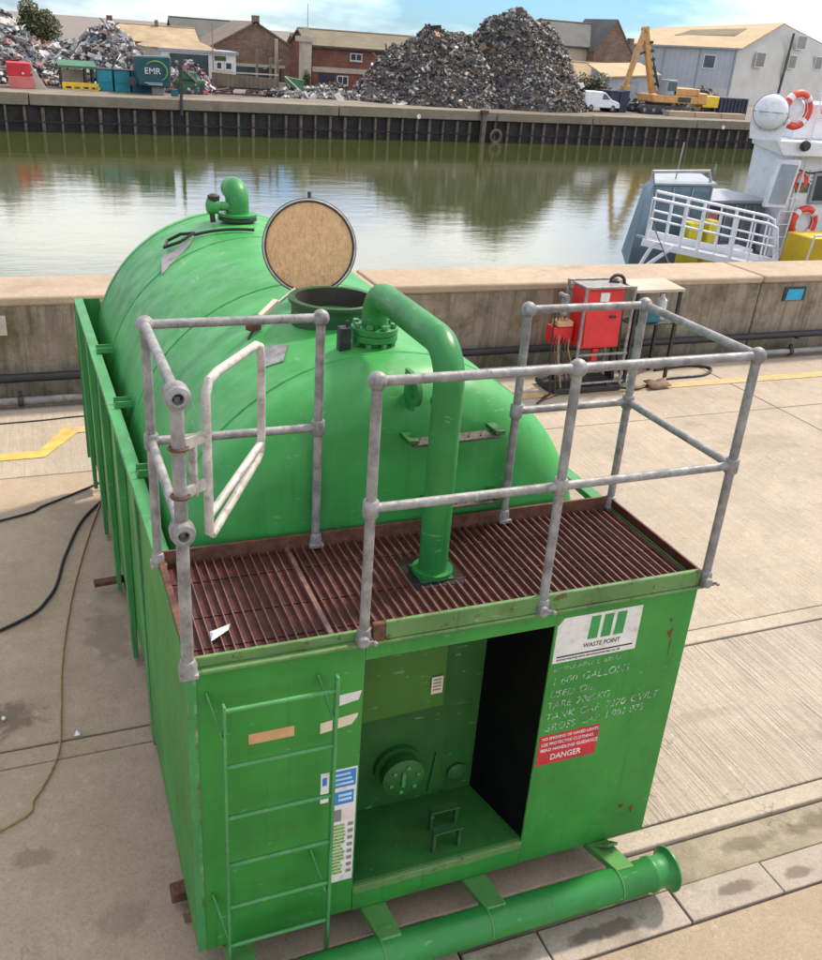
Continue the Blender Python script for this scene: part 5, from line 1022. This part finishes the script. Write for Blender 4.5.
random.seed(44)
for i, (x, y, lb) in enumerate(((13.2, 66.4, 'first'), (15.3, 66.6, 'second'), (16.9, 66.8, 'third'))):
    k = thing('scrap_bundle', (x, y, Z0), lb+' dark bundle of scrap bars from the left in front of the plank hopper', 'scrap bundle', 'scrap bundles before the hopper')
    for j in range(7): MB().beam((x-.7+random.uniform(-.2, .2), y+random.uniform(-.3, .3), Z0+.08+.05*j), (x+.6+random.uniform(-.3, .3), y+random.uniform(-.3, .3), Z0+.10+.05*j+random.uniform(-.05, .2)), random.uniform(.05, .14), random.uniform(.04, .1)).build('bar', ('steel_dark', 'rust', 'pipe_grey')[j % 3], k)
# white van
vn = thing('white_van', (44.6, 68, Z0), 'white van parked at the right foot of the scrap heap', 'van')
def vpt(x, y, z): return Vector((42.7+x, 67.6+y+x*.07, Z0+.12+z))
vp = [(0, .22), (0, 1.25), (.12, 1.42), (1.7, 1.44), (2.0, 1.38), (2.75, .85), (3.45, .68), (3.6, .5), (3.6, .22)]
vb = MB().prism([vpt(x, 0, z) for x, z in vp], (0, 1.5, 0)).build('body', 'van_white', vn, .05)
MB().prism([vpt(x, -.012, z) for x, z in ((1.75, .85), (1.8, 1.28), (2.05, 1.26), (2.55, .86))], (0, .01, 0)).build('door_window', 'window_dark', vb)
MB().hexa([vpt(2.08, .1, 1.36), vpt(2.72, .1, .90), vpt(2.72, 1.4, .90), vpt(2.08, 1.4, 1.36), vpt(2.10, .1, 1.385), vpt(2.745, .1, .92), vpt(2.745, 1.4, .92), vpt(2.10, 1.4, 1.385)]).build('windscreen', 'window_dark', vb)
MB().prism([vpt(x, -.012, z) for x, z in ((3.3, .45), (3.3, .6), (3.52, .55), (3.55, .45))], (0, .01, 0)).build('headlight', 'pale_blue_ink', vb)
for x in (.7, 2.9):
    for y in (-.01, 1.3): 
        c = vpt(x, y, .18); wv_ = MB().lathe([(.10, 0), (.26, .0), (.28, .03), (.28, .17), (.26, .2), (.10, .2)], 'Y', c, 20).build('wheel', 'black_rubber', vn); MB().lathe([(.15, -.005), (.12, -.015), (.001, -.015)], 'Y', c, 14).build('hub', 'pipe_grey', wv_)
nv = thing('navy_skip', (46.8, 68, Z0), 'tall navy blue bin between the white van and the excavator', 'bin')
MB().hexa([(45.75, 68.6, Z0), (47.5, 68.6, Z0), (47.5, 70, Z0), (45.75, 70, Z0), (45.6, 68.4, 1.15), (47.5, 68.4, 1.35), (47.5, 70.2, 1.35), (45.6, 70.2, 1.15)]).build('body', 'navy', nv, .05); box('rim', (45.5, 68.32, 1.16), (46.3, 70.3, 1.26), 'steel_dark', nv, 0); box('rib', (46.6, 68.35, Z0), (46.75, 68.5, 1.2), 'navy', nv, 0)

# excavator
ex = thing('excavator', (51.5, 69.2, Z0), 'yellow tracked excavator with its folded boom raised high', 'excavator')
for y in (68.4, 70.2):
    tk = MB().prism([(48.6, y, .0), (48.9, y, Z0), (53.0, y, Z0), (53.4, y, .0), (53.1, y, .32), (48.9, y, .32)], (0, .5, 0)).build('track', 'steel_dark', ex, .06)
    for i in range(5): MB().lathe([(.16, 0), (.16, .06), (.08, .08)], 'Y', (49.1+i*.95, y-.09, -.08), 12).build('roller', 'pipe_grey', tk)
MB().box((50.2, 68.9, .3), (52.2, 70.0, .52)).build('slew_ring', 'steel_dark', ex)
hs = MB().box((49.8, 68.4, .53), (54.9, 70.7, 1.15)).build('house', 'machine_yellow', ex, .08)
box('engine_cover', (51.9, 68.5, 1.151), (54.6, 70.6, 1.75), 'machine_yellow', hs, .06); box('counterweight', (54.4, 68.35, .55), (55.4, 70.75, 1.45), 'machine_yellow', hs, .1); box('grille', (52.4, 68.36, .65), (53.7, 68.395, 1.05), 'steel_dark', hs, 0)
cbn = MB().hexa([(50.9, 68.5, 1.151), (52.2, 68.5, 1.151), (52.2, 69.6, 1.151), (50.9, 69.6, 1.151), (51.2, 68.5, 2.35), (52.1, 68.5, 2.35), (52.1, 69.6, 2.35), (51.2, 69.6, 2.35)]).build('cab', 'boat_grey', ex, .05)
box('cab_window', (51.25, 68.46, 1.5), (51.62, 68.495, 2.2), 'window_dark', cbn, 0); box('cab_window', (51.7, 68.46, 1.5), (52.1, 68.495, 2.2), 'window_dark', cbn, 0)
bm0, bm1, bm2 = Vector((50.7, 69.9, 1.2)), Vector((49.0, 69.9, 6.05)), Vector((47.9, 69.9, 1.7))
bo = MB().beam(bm0, bm1, .4, .55, (1, 0, 0)).build('boom', 'machine_yellow', ex, .06)
for i in range(6):
    p = bm0.lerp(bm1, .15+i*.13); MB().box((p.x+.20, 69.6, p.z-.12), (p.x+.46, 70.2, p.z+.12)).build('boom_fitting', 'steel_dark', bo)
MB().tube([bm0+Vector((.6, 0, .4)), bm0.lerp(bm1, .6)+Vector((.35, 0, 0))], .11, 10).build('boom_ram', 'steel_dark', bo)
sk = MB().beam(bm1+Vector((0, -.05, .1)), bm2, .36, .42, (1, 0, 0)).build('stick', 'machine_yellow', ex, .06)
MB().tube([bm1.lerp(bm0, .35)+Vector((-.15, 0, 0)), bm1.lerp(bm2, .45)+Vector((.1, 0, 0))], .09, 10).build('stick_ram', 'steel_dark', sk)
MB().lathe([(.14, -.35), (.22, -.33), (.22, .33), (.14, .35)], 'Y', bm1, 14).build('boom_knuckle', 'machine_yellow', bo)
gr = MB().box((47.6, 69.6, 1.2), (48.2, 70.2, 1.7)).build('grab_head', 'machine_yellow', ex, .04)
for k in range(4):
    a = k*math.pi/2+.4; MB().tube([(47.9+.25*math.cos(a), 69.9+.25*math.sin(a), 1.2), (47.9+.6*math.cos(a), 69.9+.6*math.sin(a), .6), (47.9+.1*math.cos(a), 69.9+.1*math.sin(a), -.1)], [.09, .12, .04], 6).build('grab_tine', 'steel_dark', gr)
yb2 = thing('yellow_tank', (56, 69, Z0), 'small yellow box tank right of the excavator', 'tank'); MB().box((55.5, 69, .3), (57.2, 70.2, 1.25)).build('body', 'bright_yellow', yb2, .06)
for x in (55.7, 57.0): MB().box((x-.1, 69.1, Z0), (x+.1, 69.3, .3)).build('leg', 'steel_dark', yb2)
nb2 = thing('navy_container', (58.8, 69.5, Z0), 'navy container at the right end of the scrap yard', 'container'); MB().box((57.4, 69.2, Z0), (60.6, 71, 1.2)).build('body', 'navy', nb2, .04)
for i in range(8): box('rib', (57.5+i*.4, 69.12, Z0), (57.6+i*.4, 69.19, 1.1), 'navy', nb2, 0)
for i, (x0, x1) in enumerate(((50.6, 53.2), (53.3, 56.0), (56.1, 58.7))):
    o = MB().hexa([(x0, 66.2+x0*.012, Z0), (x1, 66.2+x1*.012, Z0), (x1, 67.2+x1*.012, Z0), (x0, 67.2+x0*.012, Z0), (x0+.05, 66.25+x0*.012, .0), (x1-.05, 66.25+x1*.012, .03), (x1-.05, 67.1+x1*.012, .03), (x0+.05, 67.1+x0*.012, .0)]).build('concrete_block', 'wall_top', None, .03)
    tag(o, ('left', 'middle', 'right')[i]+' one of three pale concrete blocks before the excavator', 'concrete block', 'blocks before the excavator')
# things on the quay face
ty = thing('tyre_fender', (32.4, quay_y(32.4)-.4, -2.1), 'old tyre hanging on the far quay wall near the water', 'tyre')
MB().tube([(32.4+.42*math.cos(2*math.pi*i/28), quay_y(32.4)-.42, -2.08+.42*math.sin(2*math.pi*i/28)) for i in range(28)], .12, 10, closed=True).build('tyre_ring', 'pile_rib', ty)
MB().tube([(32.4, quay_y(32.4)-.42, -1.66), (32.4, quay_y(32.4)-.40, -.6)], .03, 6).build('chain', 'steel_dark', ty)
fp = thing('timber_post', (31.3, quay_y(31.3)-.5, -2.5), 'broken brown timber post at the cap joint below the scrap heaps', 'post')
MB().box((31.05, quay_y(31.3)-.75, -3.5), (31.35, quay_y(31.3)-.36, -.55)).build('post_shaft', 'pile_rib', fp, .03); MB().box((30.95, quay_y(31.3)-.72, -.54), (31.5, quay_y(31.3)-.34, -.3)).build('post_head', 'rust', fp, .03)
for x, lb in ((26.0, 'white marker patch on the quay cap below the lower scrap heap'), (54.2, 'white marker patch on the quay cap below the concrete blocks')):
    tag(MB().lathe([(.16, 0), (.17, .02), (.12, .05), (.001, .05)], 'Y', (x, quay_y(x)-.42, -.9), 10).build('marker', 'paper_white'), lb, 'marker')
